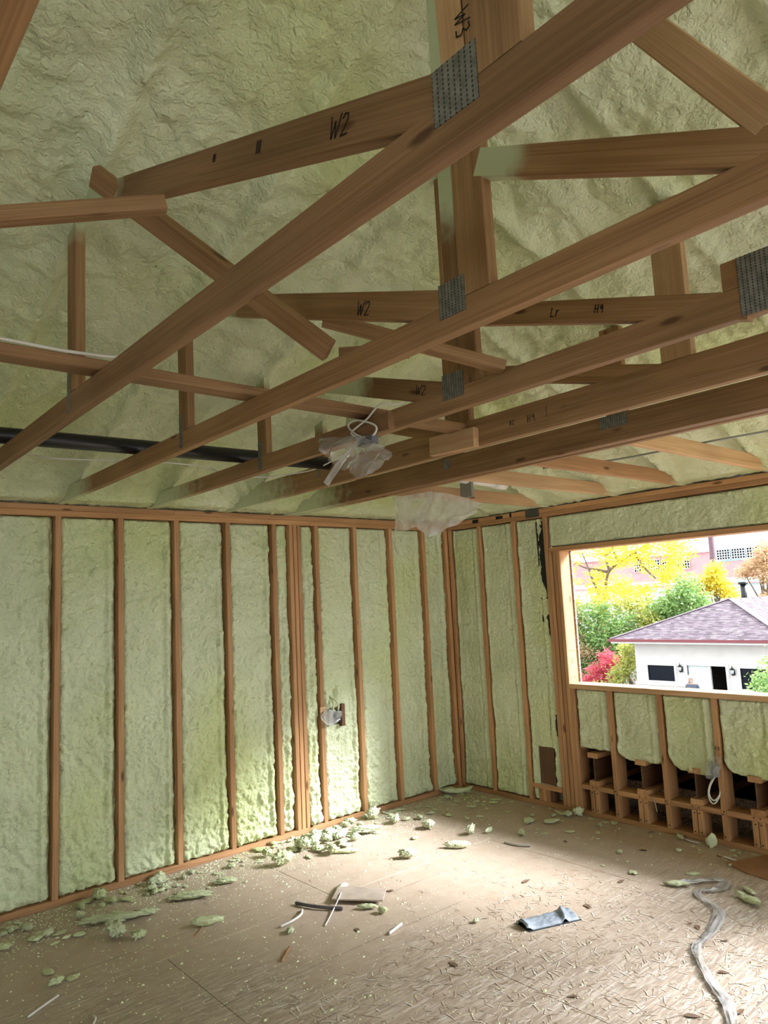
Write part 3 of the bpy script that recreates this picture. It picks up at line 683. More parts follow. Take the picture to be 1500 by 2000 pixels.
cable('grey cable crossing the hip joists above the window', [(-1.118, -2.008, 2.567), (-.90, -2.40, 2.567), (-.87, -2.765, 2.572), (-.88, -3.03, 2.570), (-.82, -3.4, 2.572)], .006, flat('grey_cable', (.30, .31, .28), .6))

# ------------------------------------------------------------------ hanging plastic
def coons(b, l, t, r, n, fold, seed, axis=(1,0,0)):
    """patch between four boundary polylines (bottom, left, top, right) with folds along axis"""
    def samp(P, s):
        P = np.array(P, float); d = np.r_[0, np.cumsum(np.linalg.norm(np.diff(P, axis=0), axis=1))]; d /= d[-1]
        return np.stack([np.interp(s, d, P[:, k]) for k in range(3)], -1)
    s = np.linspace(0, 1, n); B, T, L, R = samp(b, s), samp(t, s), samp(l, s), samp(r, s)
    u = s[:, None, None]; v = s[None, :, None]
    P = (1-v)*B[:, None]+v*T[:, None]+(1-u)*L[None]+u*R[None]-((1-u)*(1-v)*B[0]+u*(1-v)*B[-1]+(1-u)*v*T[0]+u*v*T[-1])
    uu, vv = u[..., 0]+0*v[..., 0], v[..., 0]+0*u[..., 0]
    f = fold*(np.abs(noise(uu*3.2+seed, vv*1.1, seed))*2-.4+.5*fbm(uu*1.6, vv*2.2, seed, 2))+fold*.10*(np.abs((uu*9+vv*2+.4*noise(uu*4, vv*4, 2)) % 2-1)-.5)+fold*.08*noise(uu*16, vv*9, seed)
    return P+f[..., None]*np.array(axis, float)
X1 = -3.05
P1 = empty('light_fitting', (X1, -2.40, 2.45), 'ceiling light fitting wrapped in clear plastic, hanging under the third truss', 'light')
p = lambda y, z, dx=0: (X1+dx, y, z)
grid_mesh('plastic_cover', coons([p(-2.139, 2.513), p(-2.209, 2.443), p(-2.315, 2.351), p(-2.385, 2.324)], [p(-2.139, 2.513), p(-2.213, 2.508)], [p(-2.213, 2.508), p(-2.370, 2.490), p(-2.545, 2.448)], [p(-2.385, 2.324), p(-2.460, 2.390), p(-2.545, 2.448)], 46, .045, 2.2), M_FILM, P1)
grid_mesh('plastic_cover', coons([p(-2.398, 2.338), p(-2.484, 2.272), p(-2.555, 2.287)], [p(-2.398, 2.338), p(-2.460, 2.390), p(-2.535, 2.451)], [p(-2.535, 2.451), p(-2.598, 2.409), p(-2.684, 2.359), p(-2.701, 2.314)], [p(-2.555, 2.287), p(-2.611, 2.324), p(-2.701, 2.314)], 46, .05, 5.7), M_FILM, P1)
grid_mesh('plastic_tail', coons([p(-2.248, 2.291, -.03), p(-2.287, 2.267, -.03), p(-2.309, 2.296, -.03)], [p(-2.248, 2.291, -.03), p(-2.347, 2.362, -.03), p(-2.521, 2.453, -.02)], [p(-2.521, 2.453, -.02), p(-2.554, 2.446, -.02)], [p(-2.309, 2.296, -.03), p(-2.403, 2.362, -.03), p(-2.554, 2.446, -.02)], 24, .012, 8.1), M_FILM2, P1)
boxes('junction_box', [(X1-.005, X1+.03, -2.575, -2.475, 2.415, 2.452)], flat('grey_box', (.14, .14, .16), .4), P1)
lp = [(-3.045, -2.457, 2.458), (-3.045, -2.527, 2.447), (-3.045, -2.474, 2.466), (-3.045, -2.423, 2.5), (-3.045, -2.395, 2.531), (-3.045, -2.443, 2.547), (-3.045, -2.531, 2.52), (-3.045, -2.614, 2.478), (-3.045, -2.562, 2.438), (-3.045, -2.467, 2.461), (-3.045, -2.409, 2.492), (-3.045, -2.476, 2.512), (-3.045, -2.521, 2.522), (-3.045, -2.557, 2.538), (-3.045, -2.615, 2.572), (-3.045, -2.663, 2.572), (-3.03, -2.7, 2.552), (-2.99, -2.72, 2.566)]
tube_pts('cable_coil', lp, .0045, M_CABLE, P1, 6, 2)
X2 = -1.62
p = lambda y, z, dx=0: (X2+dx, y, z)
P2 = empty('plastic_sheet', (X2, -1.5, 2.3), 'milky plastic sheet hanging under the girder, over a second light', 'plastic sheet')
grid_mesh('sheet_fold', coons([p(-1.063, 2.24), p(-1.202, 2.225), p(-1.333, 2.242), p(-1.45, 2.30)], [p(-1.063, 2.24), p(-1.082, 2.352), p(-1.069, 2.482)], [p(-1.069, 2.482), p(-1.219, 2.466), p(-1.471, 2.462)], [p(-1.45, 2.30), p(-1.46, 2.38), p(-1.471, 2.462)], 50, .06, 3.1), M_FILM2, P2)
grid_mesh('sheet_fold', coons([p(-1.30, 2.255, -.02), p(-1.451, 2.150, -.02), p(-1.716, 2.230), p(-1.852, 2.273)], [p(-1.30, 2.255, -.02), p(-1.40, 2.35, -.02), p(-1.43, 2.462)], [p(-1.43, 2.462), p(-1.60, 2.43), p(-1.794, 2.362), p(-1.92, 2.312)], [p(-1.852, 2.273), p(-1.92, 2.312)], 50, .06, 6.4), M_FILM2, P2)

# electrical box on the left wall
EB = empty('outlet_box', (-1.45, -.01, .84), 'switch box wrapped in torn plastic between left wall studs', 'electrical box')
boxes('mounting_board', [(-1.372, -1.338, -.022, .03, .755, .93)], M_OLD_SHADE, EB)
boxes('box_shell', [(-1.46, -1.374, -.012, .045, .79, .885)], flat('dark_steel_box', (.05, .05, .05), .4, .5), EB)
p = lambda x, z, d=0: (x, -.028-d, z)
grid_mesh('plastic_wrap', coons([p(-1.575, .835), p(-1.53, .785), p(-1.47, .775), p(-1.376, .81)], [p(-1.575, .835), p(-1.585, .87), p(-1.55, .90)], [p(-1.55, .90), p(-1.50, .905), p(-1.44, .885), p(-1.376, .875)], [p(-1.376, .81), p(-1.376, .875)], 36, .028, 4.4, (0,-1,0)), M_FILM2, EB)
boxes('backing_scrap', [(-1.575, -1.52, -.012, -.004, .87, .93)], M_PALE, EB)
tube_pts('cable', [(-1.40, -.01, .88), (-1.405, -.035, .93), (-1.43, -.03, .965), (-1.452, .02, 1.0)], .008, M_FOAM, EB, 8, 2)
tube_pts('cable', [(-1.43, -.01, .88), (-1.47, -.03, .90), (-1.45, -.03, .94), (-1.45, .02, .99)], .007, M_FOAM, EB, 8, 2)
# bagged cable under the window
BG = empty('bagged_outlet', (-.05, -2.43, .5), 'outlet in a clear bag with looped white cable under the window', 'electrical box')
p = lambda y, z, dx=0: (-.055+dx, y, z)
grid_mesh('plastic_bag', coons([p(-2.366, .450), p(-2.41, .44), p(-2.455, .462)], [p(-2.366, .450), p(-2.362, .52), p(-2.43, .610)], [p(-2.43, .610), p(-2.46, .612), p(-2.493, .594)], [p(-2.455, .462), p(-2.493, .528), p(-2.493, .594)], 30, .035, 9.3), M_FILM, BG)
boxes('box_shell', [(-.035, -.001, -2.445, -2.40, .455, .53)], flat('grey_outlet', (.32, .33, .34), .4), BG)
tube_pts('cable_loop', [p(-2.425, .46, .02), p(-2.405, .425), p(-2.382, .375), p(-2.376, .32), p(-2.395, .282), p(-2.42, .283), p(-2.445, .33, .02), (.03, -2.42, .345)], .0048, M_WHITEP, BG, 6, 2)
tube_pts('cable_loop', [p(-2.430, .46, .02), p(-2.415, .43), p(-2.392, .385), p(-2.382, .34), p(-2.398, .305), p(-2.425, .305), p(-2.45, .345, .02), (.03, -2.42, .36)], .0048, M_WHITEP, BG, 6, 2)
V = []
o = tube_pts('bead_chain', [(-.006, -1.925, .245), (-.012, -1.932, .236), (-.008, -1.946, .205), (-.006, -1.950, .171), (-.006, -1.958, .136)], .004, flat('dull_brass', (.35, .30, .24), .4, .7), None, 5, 2)
tag(o, 'thin bead chain dangling over the rail under the window', 'chain')
# steel strap across the joint of the top plates
strap = boxes('plate_strap', [(-.004, -.0005, -1.098, -.957, 2.40, 2.468)], flat('dull_strap', (.10, .10, .095), .55, .5), wall_right)
for (y, z, l, hh) in ((-.335, 2.437, .07, .022), (-.62, 2.440, .08, .018), (-.78, 2.445, .02, .026)):
    boxes('tar_smear', [(-.0022, .0, y-l, y, z-hh/2, z+hh)], M_MEMB, wall_right)

# ------------------------------------------------------------------ things on the floor
def lump_mesh(seed, kind):
    rg = np.random.default_rng(seed); bm = bmesh.new(); bmesh.ops.create_icosphere(bm, subdivisions=4 if kind != 'flake' else 3, radius=1)
    V = np.array([v.co for v in bm.verts]); s = seed*3.7
    if kind == 'lump':
        r = 1+.35*fbm(V[:, 0]*1.3+s, V[:, 1]*1.3, V[:, 2]*1.3+s, 2)+.75*(billow(V[:, 0]*2.9+s, V[:, 1]*2.9, V[:, 2]*2.9, 3)-.4)
        V = V*np.array([1, .85+.3*rg.random(), .7])
        V = V*r[:, None]
    elif kind == 'flake':
        an = np.arctan2(V[:, 1], V[:, 0]); r = 1+.75*noise(np.cos(an)*1.7+s, np.sin(an)*1.7, s)+.5*noise(np.cos(an)*4+s, np.sin(an)*4, s)
        V = V*np.stack([r, r, np.ones_like(r)*.20], -1)
        V[:, 2] += .22*noise(V[:, 0]*1.2+s, V[:, 1]*1.2, s)+.10*(V[:, 0]**2)*rg.uniform(-.5, 1.2)+.12*noise(V[:, 0]*3.4, V[:, 1]*3.4, s)
    V[:, 2] -= V[:, 2].min()
    for v, c in zip(bm.verts, V): v.co = c
    for f in bm.faces: f.smooth = True
    me = bpy.data.meshes.new('foam_scrap'); bm.to_mesh(me); bm.free(); me.materials.append(M_SCRAP); return me
LUMP = [lump_mesh(i, 'lump') for i in range(5)]; FLAKE = [lump_mesh(20+i, 'flake') for i in range(7)]
def scrap(x, y, sx, sy, sz, rz, kind, label, group, tilt=0.0, z=0.0, i=None):
    me = (LUMP if kind == 'l' else FLAKE)[(i if i is not None else random.randrange(99)) % (5 if kind == 'l' else 7)]
    o = bpy.data.objects.new('foam_scrap', me); COL.objects.link(o)
    o.location = (x, y, z); o.scale = (sx*.72, sy*.72, sz*.62); o.rotation_euler = (tilt, tilt*.5, rz)
    if label == 'LITTER':
        lab, group = (('pale foam scrap in the litter at the left end of the stud wall', 'foam litter at the left end') if x < -3.1 else
                      ('pale foam scrap in the thin litter before the wide left wall bays', 'foam litter before the wide bays') if x < -2.25 else
                      ('pale foam scrap in the heap below the triple stud', 'foam heap below the triple stud') if x < -1.25 else
                      ('pale foam scrap on the floor between wrapped switch box and room corner', 'foam litter towards the corner'))
        return tag(o, lab, 'foam scrap', group)
    return tag(o, label, 'foam scrap', group)
GF = 'foam scraps on the floor'
named = [  # x, y, sx, sy, sz, rz, kind, label
 (-2.94, -.51, .155, .05, .035, -.55, 'l', 'long knobbly foam chunk lying alone before the left wall'),
 (-3.41, -.48, .20, .045, .035, -.5, 'l', 'long rolled foam strip near the left edge of the floor'),
 (-3.23, -.54, .085, .032, .03, -.5, 'l', 'leaf-shaped foam piece beside the long rolled strip'),
 (-3.04, -.93, .13, .045, .16, -.5, 'f', 'thin curled foam flake standing off the floor, left of centre'),
 (-3.38, -.81, .045, .038, .036, .3, 'l', 'small round foam ball on bare floor at left'),
 (-2.67, -.45, .085, .04, .03, -.5, 'l', 'lumpy foam piece just beyond the long knobbly chunk'),
 (-2.99, -.12, .07, .05, .04, .2, 'l', 'foam lump resting against the left wall plate'),
 (-2.77, -1.36, .036, .024, .022, .8, 'l', 'small pale foam nub beside the curled white strip'),
 (-1.12, -.33, .06, .045, .055, .5, 'l', 'upright rounded foam lump near the left wall, far half'),
 (-1.04, -.63, .06, .05, .05, 1.0, 'l', 'angular foam lump on its own short of the corner'),
 (-1.28, -.73, .045, .03, .06, .2, 'f', 'flat grey-green flake in front of the upright lump'),
 (-1.21, -1.10, .13, .055, .16, -.75, 'f', 'wide crumpled foam flake in the middle of the far floor'),
 (-1.58, -.99, .075, .045, .05, -.6, 'l', 'two-lobed foam bit left of the wide crumpled flake'),
 (-1.44, -.35, .13, .06, .05, -.6, 'l', 'thick foam slab in the heap along the left wall'),
 (-1.81, -.58, .12, .032, .10, -.7, 'f', 'long white foam sliver in front of the heap'),
 (-.20, -.10, .17, .07, .20, -.75, 'f', 'large squared foam offcut lying in the room corner'),
 (-.43, -1.11, .10, .06, .10, .9, 'f', 'triangular pale flake in the shade near the window wall'),
 (-.33, -1.25, .10, .045, .10, -.4, 'f', 'ragged flake beside the triangular one in the shade'),
 (-.81, -1.04, .07, .025, .12, .2, 'f', 'narrow leaf-like flake at the shadow edge'),
 (-.07, -2.37, .05, .035, .30, -.8, 'f', 'pale slab propped against the plate under the window'),
 (-.06, -2.15, .06, .03, .10, .8, 'f', 'oval pale flake by the plate under the window'),
 (-.66, -2.87, .07, .028, .08, .9, 'f', 'upper of the two leaf-like flakes at the right edge'),
 (-.79, -2.92, .11, .04, .12, 1.1, 'f', 'lower larger leaf-like flake at the right edge'),
 (-.84, -2.53, .11, .035, .10, -.9, 'f', 'foam flake at the end of the clear plastic ribbon'),
 (-2.29, -1.43, .065, .022, .022, -.75, 'l', 'rough foam stick under the front edge of the flat board'),
 (-2.27, -1.54, .022, .030, .03, .2, 'l', 'small white foam end piece right of the flat board'),
 (-2.21, -1.08, .07, .035, .10, .4, 'f', 'crumpled foam flakes behind the flat board'),
 (-2.00, -2.00, .022, .016, .018, 0, 'l', 'lone pale pebble-like foam bit in mid floor'),
]
for i, (x, y, sx, sy, sz, rz, kd, lb) in enumerate(named): scrap(x, y, sx, sy, sz*(1 if kd == 'l' else 1), rz, kd, lb, GF, .18 if 'propped' in lb else .0, i=i)
more = [(-3.43, -.09), (-3.35, -.11), (-3.2, -.09), (-3.23, -.24), (-3.79, -.4), (-3.67, -.42), (-3.73, -.53), (-3.66, -.5), (-3.6, -.53), (-3.95, -.4), (-3.85, -.15), (-3.74, -.35), (-3.47, -.7), (-3.85, -.84), (-3.78, -.99), (-3.86, -1.0),
 (-2.2, -.07), (-2.04, -.05), (-2.0, -.21), (-1.93, -.23), (-1.81, -.23), (-1.91, -.41), (-1.79, -.42), (-1.64, -.3), (-1.6, -.43), (-1.38, -.42), (-1.37, -.07), (-1.17, -.12), (-.92, -.07), (-.86, -.09)]
lb1 = 'LITTER'
for (x, y) in more:
    s = random.uniform(.028, .062)
    scrap(x, y, s*random.uniform(1, 1.6), s*random.uniform(.6, 1), s*random.uniform(.6, 1) if random.random() < .6 else s*1.4, random.uniform(-1.4, .4), random.choice('lff'), lb1, 'foam litter along the left wall')
for k in range(120):
    t = random.random(); x = -4.0+4.0*t; y = -.03-abs(random.gauss(0, .20))
    s = random.uniform(.010, .030)
    scrap(x, y, s*random.uniform(1, 2), s, s*random.uniform(.6, 1.4), random.uniform(0, 6.28), random.choice('lf'), lb1, 'foam litter along the left wall')
for k in range(34):                                                  # the denser heap halfway along
    x = random.gauss(-1.80, .22); y = -.06-abs(random.gauss(.18, .15)); s = random.uniform(.022, .050)
    scrap(x, y, s*random.uniform(1, 1.7), s, s*random.uniform(.8, 1.6), random.uniform(0, 6.28), random.choice('lff'), lb1, 'foam litter along the left wall', z=random.uniform(0, .02))
lb2 = 'small pale foam flake scattered in the shade below the window wall'
for (x, y) in [(-.42, -.5), (-.7, -.51), (-.67, -.69), (-.56, -.72), (-.93, -.97), (-.21, -.56), (-.11, -.51), (-.08, -.65), (-.1, -1.18), (-.11, -1.25), (-.06, -1.31), (-.06, -1.42), (-.05, -1.62), (-.43, -1.49), (-.71, -1.27), (-.6, -2.51), (-.83, -2.24)]:
    s = random.uniform(.03, .05)
    scrap(x, y, s*random.uniform(1, 1.6), s*.8, s*random.uniform(.6, 1.6), random.uniform(0, 6.28), random.choice('ffl'), lb2, 'foam flakes below the window wall')
for k in range(60):
    y = -random.uniform(.05, 2.7); x = -.03-abs(random.gauss(0, .35)); s = random.uniform(.008, .024)
    scrap(x, y, s*random.uniform(1, 2), s, s, random.uniform(0, 6.28), random.choice('ff' 'l'), lb2, 'foam flakes below the window wall')
# crumbs nobody could count
n = 14000; rg = np.random.default_rng(5)
cx = np.where(rg.random(n) < .45, -4.2+4.2*rg.random(n), rg.uniform(-4.2, -.02, n)); near = rg.random(n) < .52
cy = np.where(near, -.02-np.abs(rg.normal(0, .28, n)), -rg.uniform(.05, 3.6, n))
keep = (noise(cx*1.4, cy*1.4, 3)+rg.normal(0, .25, n) > -.12) | near; cx, cy = cx[keep], cy[keep]; n = len(cx)
s = rg.uniform(.0010, .0036, n)*np.where(rg.random(n) < .06, 2.0, 1); an = rg.uniform(0, 6.28, n)
V = np.zeros((n, 5, 3))
for j in range(4):
    V[:, j, 0] = cx+s*1.5*np.cos(an+j*1.57)*(1+.4*(j % 2)); V[:, j, 1] = cy+s*np.sin(an+j*1.57); V[:, j, 2] = .0003
V[:, 4] = np.stack([cx, cy, s*1.3], -1)
Fc = [(5*i+a, 5*i+b, 5*i+4) for i in range(n) for a, b in ((0,1),(1,2),(2,3),(3,0))]
o = mesh('foam_crumbs', V.reshape(-1, 3), Fc, M_SCRAP); tag(o, 'fine pale foam crumbs and dust strewn over the whole floor', 'crumbs', kind='stuff')
n = 5200; cx = rg.uniform(-4.2, -.02, n); cy = -rg.uniform(.05, 3.7, n); fr = (np.arange(n) > 3200); cx[fr] = rg.uniform(-3.2, -1.0, fr.sum()); cy[fr] = rg.uniform(-3.6, -1.9, fr.sum())
L = rg.uniform(.004, .020, n)*np.where(fr, 1.5, 1); an = rg.uniform(0, 6.28, n); w = rg.uniform(.0008, .002, n)*np.where(fr, 1.5, 1)
ux, uy = np.cos(an), np.sin(an)
Q = np.stack([np.stack([cx-ux*L-uy*w, cy-uy*L+ux*w, np.full(n, .0012)], -1), np.stack([cx+ux*L-uy*w, cy+uy*L+ux*w, np.full(n, .003)], -1), np.stack([cx+ux*L+uy*w, cy+uy*L-ux*w, np.full(n, .003)], -1), np.stack([cx-ux*L+uy*w, cy-uy*L-ux*w, np.full(n, .0012)], -1)], 1)
def chipmat():
    m, nt, b = newmat('wood_chip'); g = N(nt, 'ShaderNodeNewGeometry')
    nt.links.new(ramp(nt, g.outputs['Random Per Island'], [(0, (.30, .20, .13)), (.25, (.52, .41, .30)), (.7, (.70, .61, .51)), (1, (.82, .77, .70))]).outputs[0], b.inputs['Base Color']); return m
tag(quads_mesh('wood_chips', Q, chipmat()), 'fine wood splinters and sawdust chips over the floor', 'wood chips', kind='stuff')
# strips, wires and other bits
M_STRIP = flat('white_strip', (.74, .72, .68), .5); M_HOSE = flat('grey_hose', (.10, .09, .09), .5); M_SPLIN = flat('wood_splinter', (.40, .20, .10), .7)
def strip(name, label, cat, pts, r, m): return tag(tube_pts(name, [(x, y, r+.001+dz) for x, y, dz in pts], r, m, None, 6, 2), label, cat)
strip('plastic_strip', 'straight white plastic strip at the lower left corner', 'strip', [(-4.04, -1.217, 0), (-3.962, -1.17, .002), (-3.884, -1.122, 0)], .0055, M_STRIP)
strip('plastic_strip', 'short bent white strip near the bottom left edge', 'strip', [(-3.86, -1.50, 0), (-3.826, -1.457, .004), (-3.824, -1.414, 0)], .005, M_STRIP)
strip('plastic_strip', 'curved white strip left of the flat board', 'strip', [(-2.773, -1.27, 0), (-2.70, -1.28, .01), (-2.62, -1.25, .012), (-2.567, -1.173, .0)], .007, M_STRIP)
strip('hose_offcut', 'dark grey hose offcut poking out from under the flat board', 'hose', [(-2.544, -1.074, 0), (-2.523, -1.16, .004), (-2.478, -1.249, .004), (-2.40, -1.34, 0)], .010, M_HOSE)
strip('wire', 'thin white wire lying over the flat board', 'wire', [(-2.593, -1.435, 0), (-2.462, -1.327, .004), (-2.36, -1.25, .028), (-2.30, -1.19, .024)], .004, M_STRIP)
strip('plastic_strip', 'short white tube right of the flat board', 'strip', [(-2.42, -1.77, 0), (-2.298, -1.731, 0)], .008, M_STRIP)
strip('hose_offcut', 'pale grey rod lying at the shadow edge', 'hose', [(-.923, -1.286, 0), (-.914, -1.395, 0), (-.862, -1.47, 0)], .008, flat('pale_grey_rod', (.45, .42, .37), .5))
strip('wire', 'short white wire by the plate under the window', 'wire', [(-.05, -2.17, 0), (-.075, -2.23, .003), (-.062, -2.285, 0)], .004, M_STRIP)
strip('plastic_strip', 'small white strip in the shade at right', 'strip', [(-.214, -2.522, 0), (-.239, -2.618, 0)], .006, M_STRIP)
strip('splinter', 'reddish wood splinter near the left foreground', 'splinter', [(-2.978, -1.604, 0), (-2.866, -1.506, 0)], .006, M_SPLIN)
strip('splinter', 'thin splinter trailing from the curled flake', 'splinter', [(-3.06, -.93, .0), (-3.161, -1.027, 0)], .003, M_SPLIN)
# flat board, grey bag and plywood offcut
M_CARD = grainy('dusty_hardboard', (.42, .34, .27), (.55, .46, .38), 14, .8)
zb = .020
Vb = [(-2.388, -1.217), (-2.250, -1.098), (-2.19, -1.165), (-2.072, -1.341), (-2.197, -1.456)]
V = [(x, y, zb) for x, y in Vb]+[(x, y, zb+.008) for x, y in Vb]
tag(mesh('flat_board', V, [(4,3,2,1,0), (5,6,7,8,9)]+[(k, (k+1) % 5, 5+(k+1) % 5, 5+k) for k in range(5)], M_CARD), 'thin tan board offcut lying on foam bits in mid floor', 'board')
M_BAG = grainy('grey_blue_bag', (.20, .24, .29), (.34, .38, .44), 9, .45)
u = np.linspace(0, 1, 40)[:, None]+np.zeros((1, 22)); v = np.linspace(0, 1, 22)[None, :]+np.zeros((40, 1))
A, B, Cc, Dd = np.array((-1.897, -2.268)), np.array((-1.861, -2.156)), np.array((-1.533, -2.263)), np.array((-1.592, -2.38))
xy = (1-u)[..., None]*((1-v)[..., None]*A+v[..., None]*B)+u[..., None]*((1-v)[..., None]*Dd+v[..., None]*Cc)
hz = .012+.012*np.sin(v*np.pi)*(1-u*.4)+.012*np.abs(noise(u*9, v*3, 2))*(u > .45)+.006*noise(u*14, v*9, 5)+.02*np.exp(-((u-.72-.12*v)/.05)**2)+.018*np.exp(-(u/.10)**2)*(v < .7)
ed = np.minimum(np.minimum(u, 1-u)*4, np.minimum(v, 1-v)); hz = np.where(ed < .02, np.maximum(hz-.012, .001), hz)
bag = empty('crumpled_bag', (-1.72, -2.27, 0), 'crumpled blue-grey paper bag on the sunlit floor', 'bag')
grid_mesh('bag_top', np.stack([xy[..., 0], xy[..., 1], hz], -1), M_BAG, bag)
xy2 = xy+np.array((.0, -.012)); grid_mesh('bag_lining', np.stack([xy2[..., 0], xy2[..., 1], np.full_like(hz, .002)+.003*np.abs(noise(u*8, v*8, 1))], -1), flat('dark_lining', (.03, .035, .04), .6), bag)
Vp = [(-.312, -2.586), (-.034, -2.70), (-.03, -3.0), (-.414, -2.873), (-.397, -2.748)]
V = [(x, y, .001) for x, y in Vp]+[(x, y, .012) for x, y in Vp]
tag(mesh('plywood_offcut', V, [(4,3,2,1,0), (5,6,7,8,9)]+[(k, (k+1) % 5, 5+(k+1) % 5, 5+k) for k in range(5)], grainy('red_brown_ply', (.30, .15, .075), (.38, .20, .10), 10, .7)), 'reddish plywood offcut at the right edge by the window wall', 'board')
# clear plastic ribbon trailing over the floor
rib = [(-.842, -2.494), (-.742, -2.569), (-.62, -2.66), (-.60, -2.72), (-.74, -2.745), (-.81, -2.69), (-.86, -2.66), (-.92, -2.71), (-.984, -2.835), (-1.062, -2.893), (-1.228, -2.936), (-1.395, -2.963), (-1.489, -2.964), (-1.618, -3.06), (-1.757, -3.174), (-1.819, -3.258), (-1.927, -3.339), (-2.1, -3.42)]
R = [Vector((x, y, 0)) for x, y in rib]
for _ in range(2): R = [R[0]]+[q for i in range(len(R)-1) for q in (R[i]*.75+R[i+1]*.25, R[i]*.25+R[i+1]*.75)]+[R[-1]]
m_ = len(R); nv = 11; P = np.zeros((m_, nv, 3))
for i, c in enumerate(R):
    t = (R[min(i+1, m_-1)]-R[max(i-1, 0)]).normalized(); s_ = Vector((-t.y, t.x, 0)); tw = i/m_
    wd = .019+.016*abs(noise(i*.09, 3.3)*2)
    for j in range(nv):
        q = (j/(nv-1)-.5)*2; ff = float(noise(i*.35, j*.9, 4))
        P[i, j] = c+s_*(q*wd)+Vector((0, 0, .006+.016*abs(ff)*2+.012*float(abs(noise(i*.2, 1.5)))))
o = grid_mesh('plastic_ribbon', P, film('glossy_ribbon', .55, (.97, .98, 1.0))); tag(o, 'long twisted clear plastic ribbon trailing over the right floor', 'plastic ribbon')
# dry leaves
LV = [(-1.37, -1.84), (-1.43, -2.32), (-1.27, -2.87), (-1.25, -2.82), (-1.32, -3.03), (-1.62, -3.16), (-2.04, -3.23), (-1.88, -3.35), (-2.25, -2.8), (-.43, -2.07), (-.62, -1.59), (-.06, -1.93), (-.99, -2.26), (-.22, -2.49), (-2.5, -1.6), (-2.41, -2.23), (-2.04, -1.33)]
def leaf_mesh(seed):
    s = np.linspace(0, 1, 9); rows = []
    for a in s:
        w = .42*math.sin(math.pi*a**.8)+.02
        rows.append([(a*2-1, -w, .18*noise(a*3, seed)+.22*abs(w)), (a*2-1, 0, .18*noise(a*3, seed)-.0), (a*2-1, w, .18*noise(a*3, seed)+.3*abs(w))])
    P = np.array(rows, float); P[..., 2] -= P[..., 2].min(); P[..., 2] += .03
    o = grid_mesh('tmp', P, grainy('dry_leaf%d' % seed, (.10, .06, .035), (.24, .15, .09), 5, .8), None, False); me = o.data; bpy.data.objects.remove(o); me.name = 'dry_leaf'; return me
LM = [leaf_mesh(i) for i in range(3)]
for i, (x, y) in enumerate(LV):
    o = bpy.data.objects.new('dry_leaf', LM[i % 3]); COL.objects.link(o); k = random.uniform(.018, .034); o.location = (x, y, .001); o.scale = (k*1.2, k, k); o.rotation_euler = (0, 0, random.uniform(0, 6.28))
    tag(o, 'small curled brown dry leaf on the floor', 'leaf', 'dry leaves on the floor')

# ------------------------------------------------------------------ outdoors
GZ = -3.25
M_GRASS = grainy('yard_ground', (.07, .065, .055), (.12, .11, .10), 1.5, .9)
M_STUCCO = grainy('cream_stucco', (.60, .56, .535), (.66, .62, .59), 2.0, .9, .15, 90)
M_TRIM = flat('white_trim', (.78, .77, .74), .5)
M_GLASS = flat('dark_glazing', (.010, .012, .018), .12, 0, .15)
M_FASCIA = flat('maroon_gutter', (.20, .05, .055), .45)
M_DOORP = flat('pale_door_panel', (.66, .72, .76), .35)
def shingle_mat():
    m, nt, b = newmat('mauve_shingle')
    oi = N(nt, 'ShaderNodeObjectInfo'); g = N(nt, 'ShaderNodeNewGeometry')
    c = ramp(nt, g.outputs['Random Per Island'], [(0, (.105, .08, .098)), (.4, (.155, .115, .137)), (.75, (.195, .15, .177)), (1, (.27, .22, .245))]).outputs[0]
    nt.links.new(c, b.inputs['Base Color']); b.inputs['Roughness'].default_value = .85
    return m
M_SHING = shingle_mat()
ground = tag(mesh('ground', [(.3, -60, GZ), (160, -60, GZ), (160, 140, GZ), (.3, 140, GZ)], [(0,1,2,3)], M_GRASS), kind='structure')

# garage with a hipped roof
gx, gy0, gy1, ez, hz = 21.5, 12.111, 5.153, -.234, 1.21
ax, aym = gx+3.479, (gy0+gy1)/2
bx1 = gx+12.0
GAR = empty('garage', (gx+6, aym, GZ), 'cream stucco garage with a mauve hipped shingle roof', 'building')
wl, wr_, wx = 11.376, gy1+.73, gx+.55
def rect_wall(holes):
    """front wall as boxes round its openings"""
    bl = []; ycuts = sorted({wl, wr_}|{h[0] for h in holes}|{h[1] for h in holes})
    for a, b in zip(ycuts[:-1], ycuts[1:]):
        hs = [h for h in holes if h[0] <= a+1e-6 and h[1] >= b-1e-6]
        if hs: h = hs[0]; bl += [(wx, wx+.2, a, b, GZ, h[2]), (wx, wx+.2, a, b, h[3], ez-.12)]
        else: bl.append((wx, wx+.2, a, b, GZ, ez-.12))
    return bl
holes = [(9.74, 10.86, -1.84, -1.24), (7.73, 9.22, GZ, -1.20), (6.02, 7.22, -1.98, -1.24)]
boxes('front_wall', rect_wall(holes), M_STUCCO, GAR)
boxes('side_wall', [(wx+.2, bx1-.5, wl-.2, wl, GZ, ez-.12)], M_STUCCO, GAR); boxes('side_wall', [(wx+.2, bx1-.5, wr_, wr_+.2, GZ, ez-.12)], M_STUCCO, GAR)
boxes('back_wall', [(bx1-.7, bx1-.5, wr_, wl, GZ, ez-.12)], M_STUCCO, GAR)
boxes('string_course', [(wx-.05, wx, wr_-.03, 7.60, -2.10, -1.98)], M_TRIM, GAR); boxes('string_course', [(wx-.05, wx, 9.36, wl+.04, -2.02, -1.90)], M_TRIM, GAR)
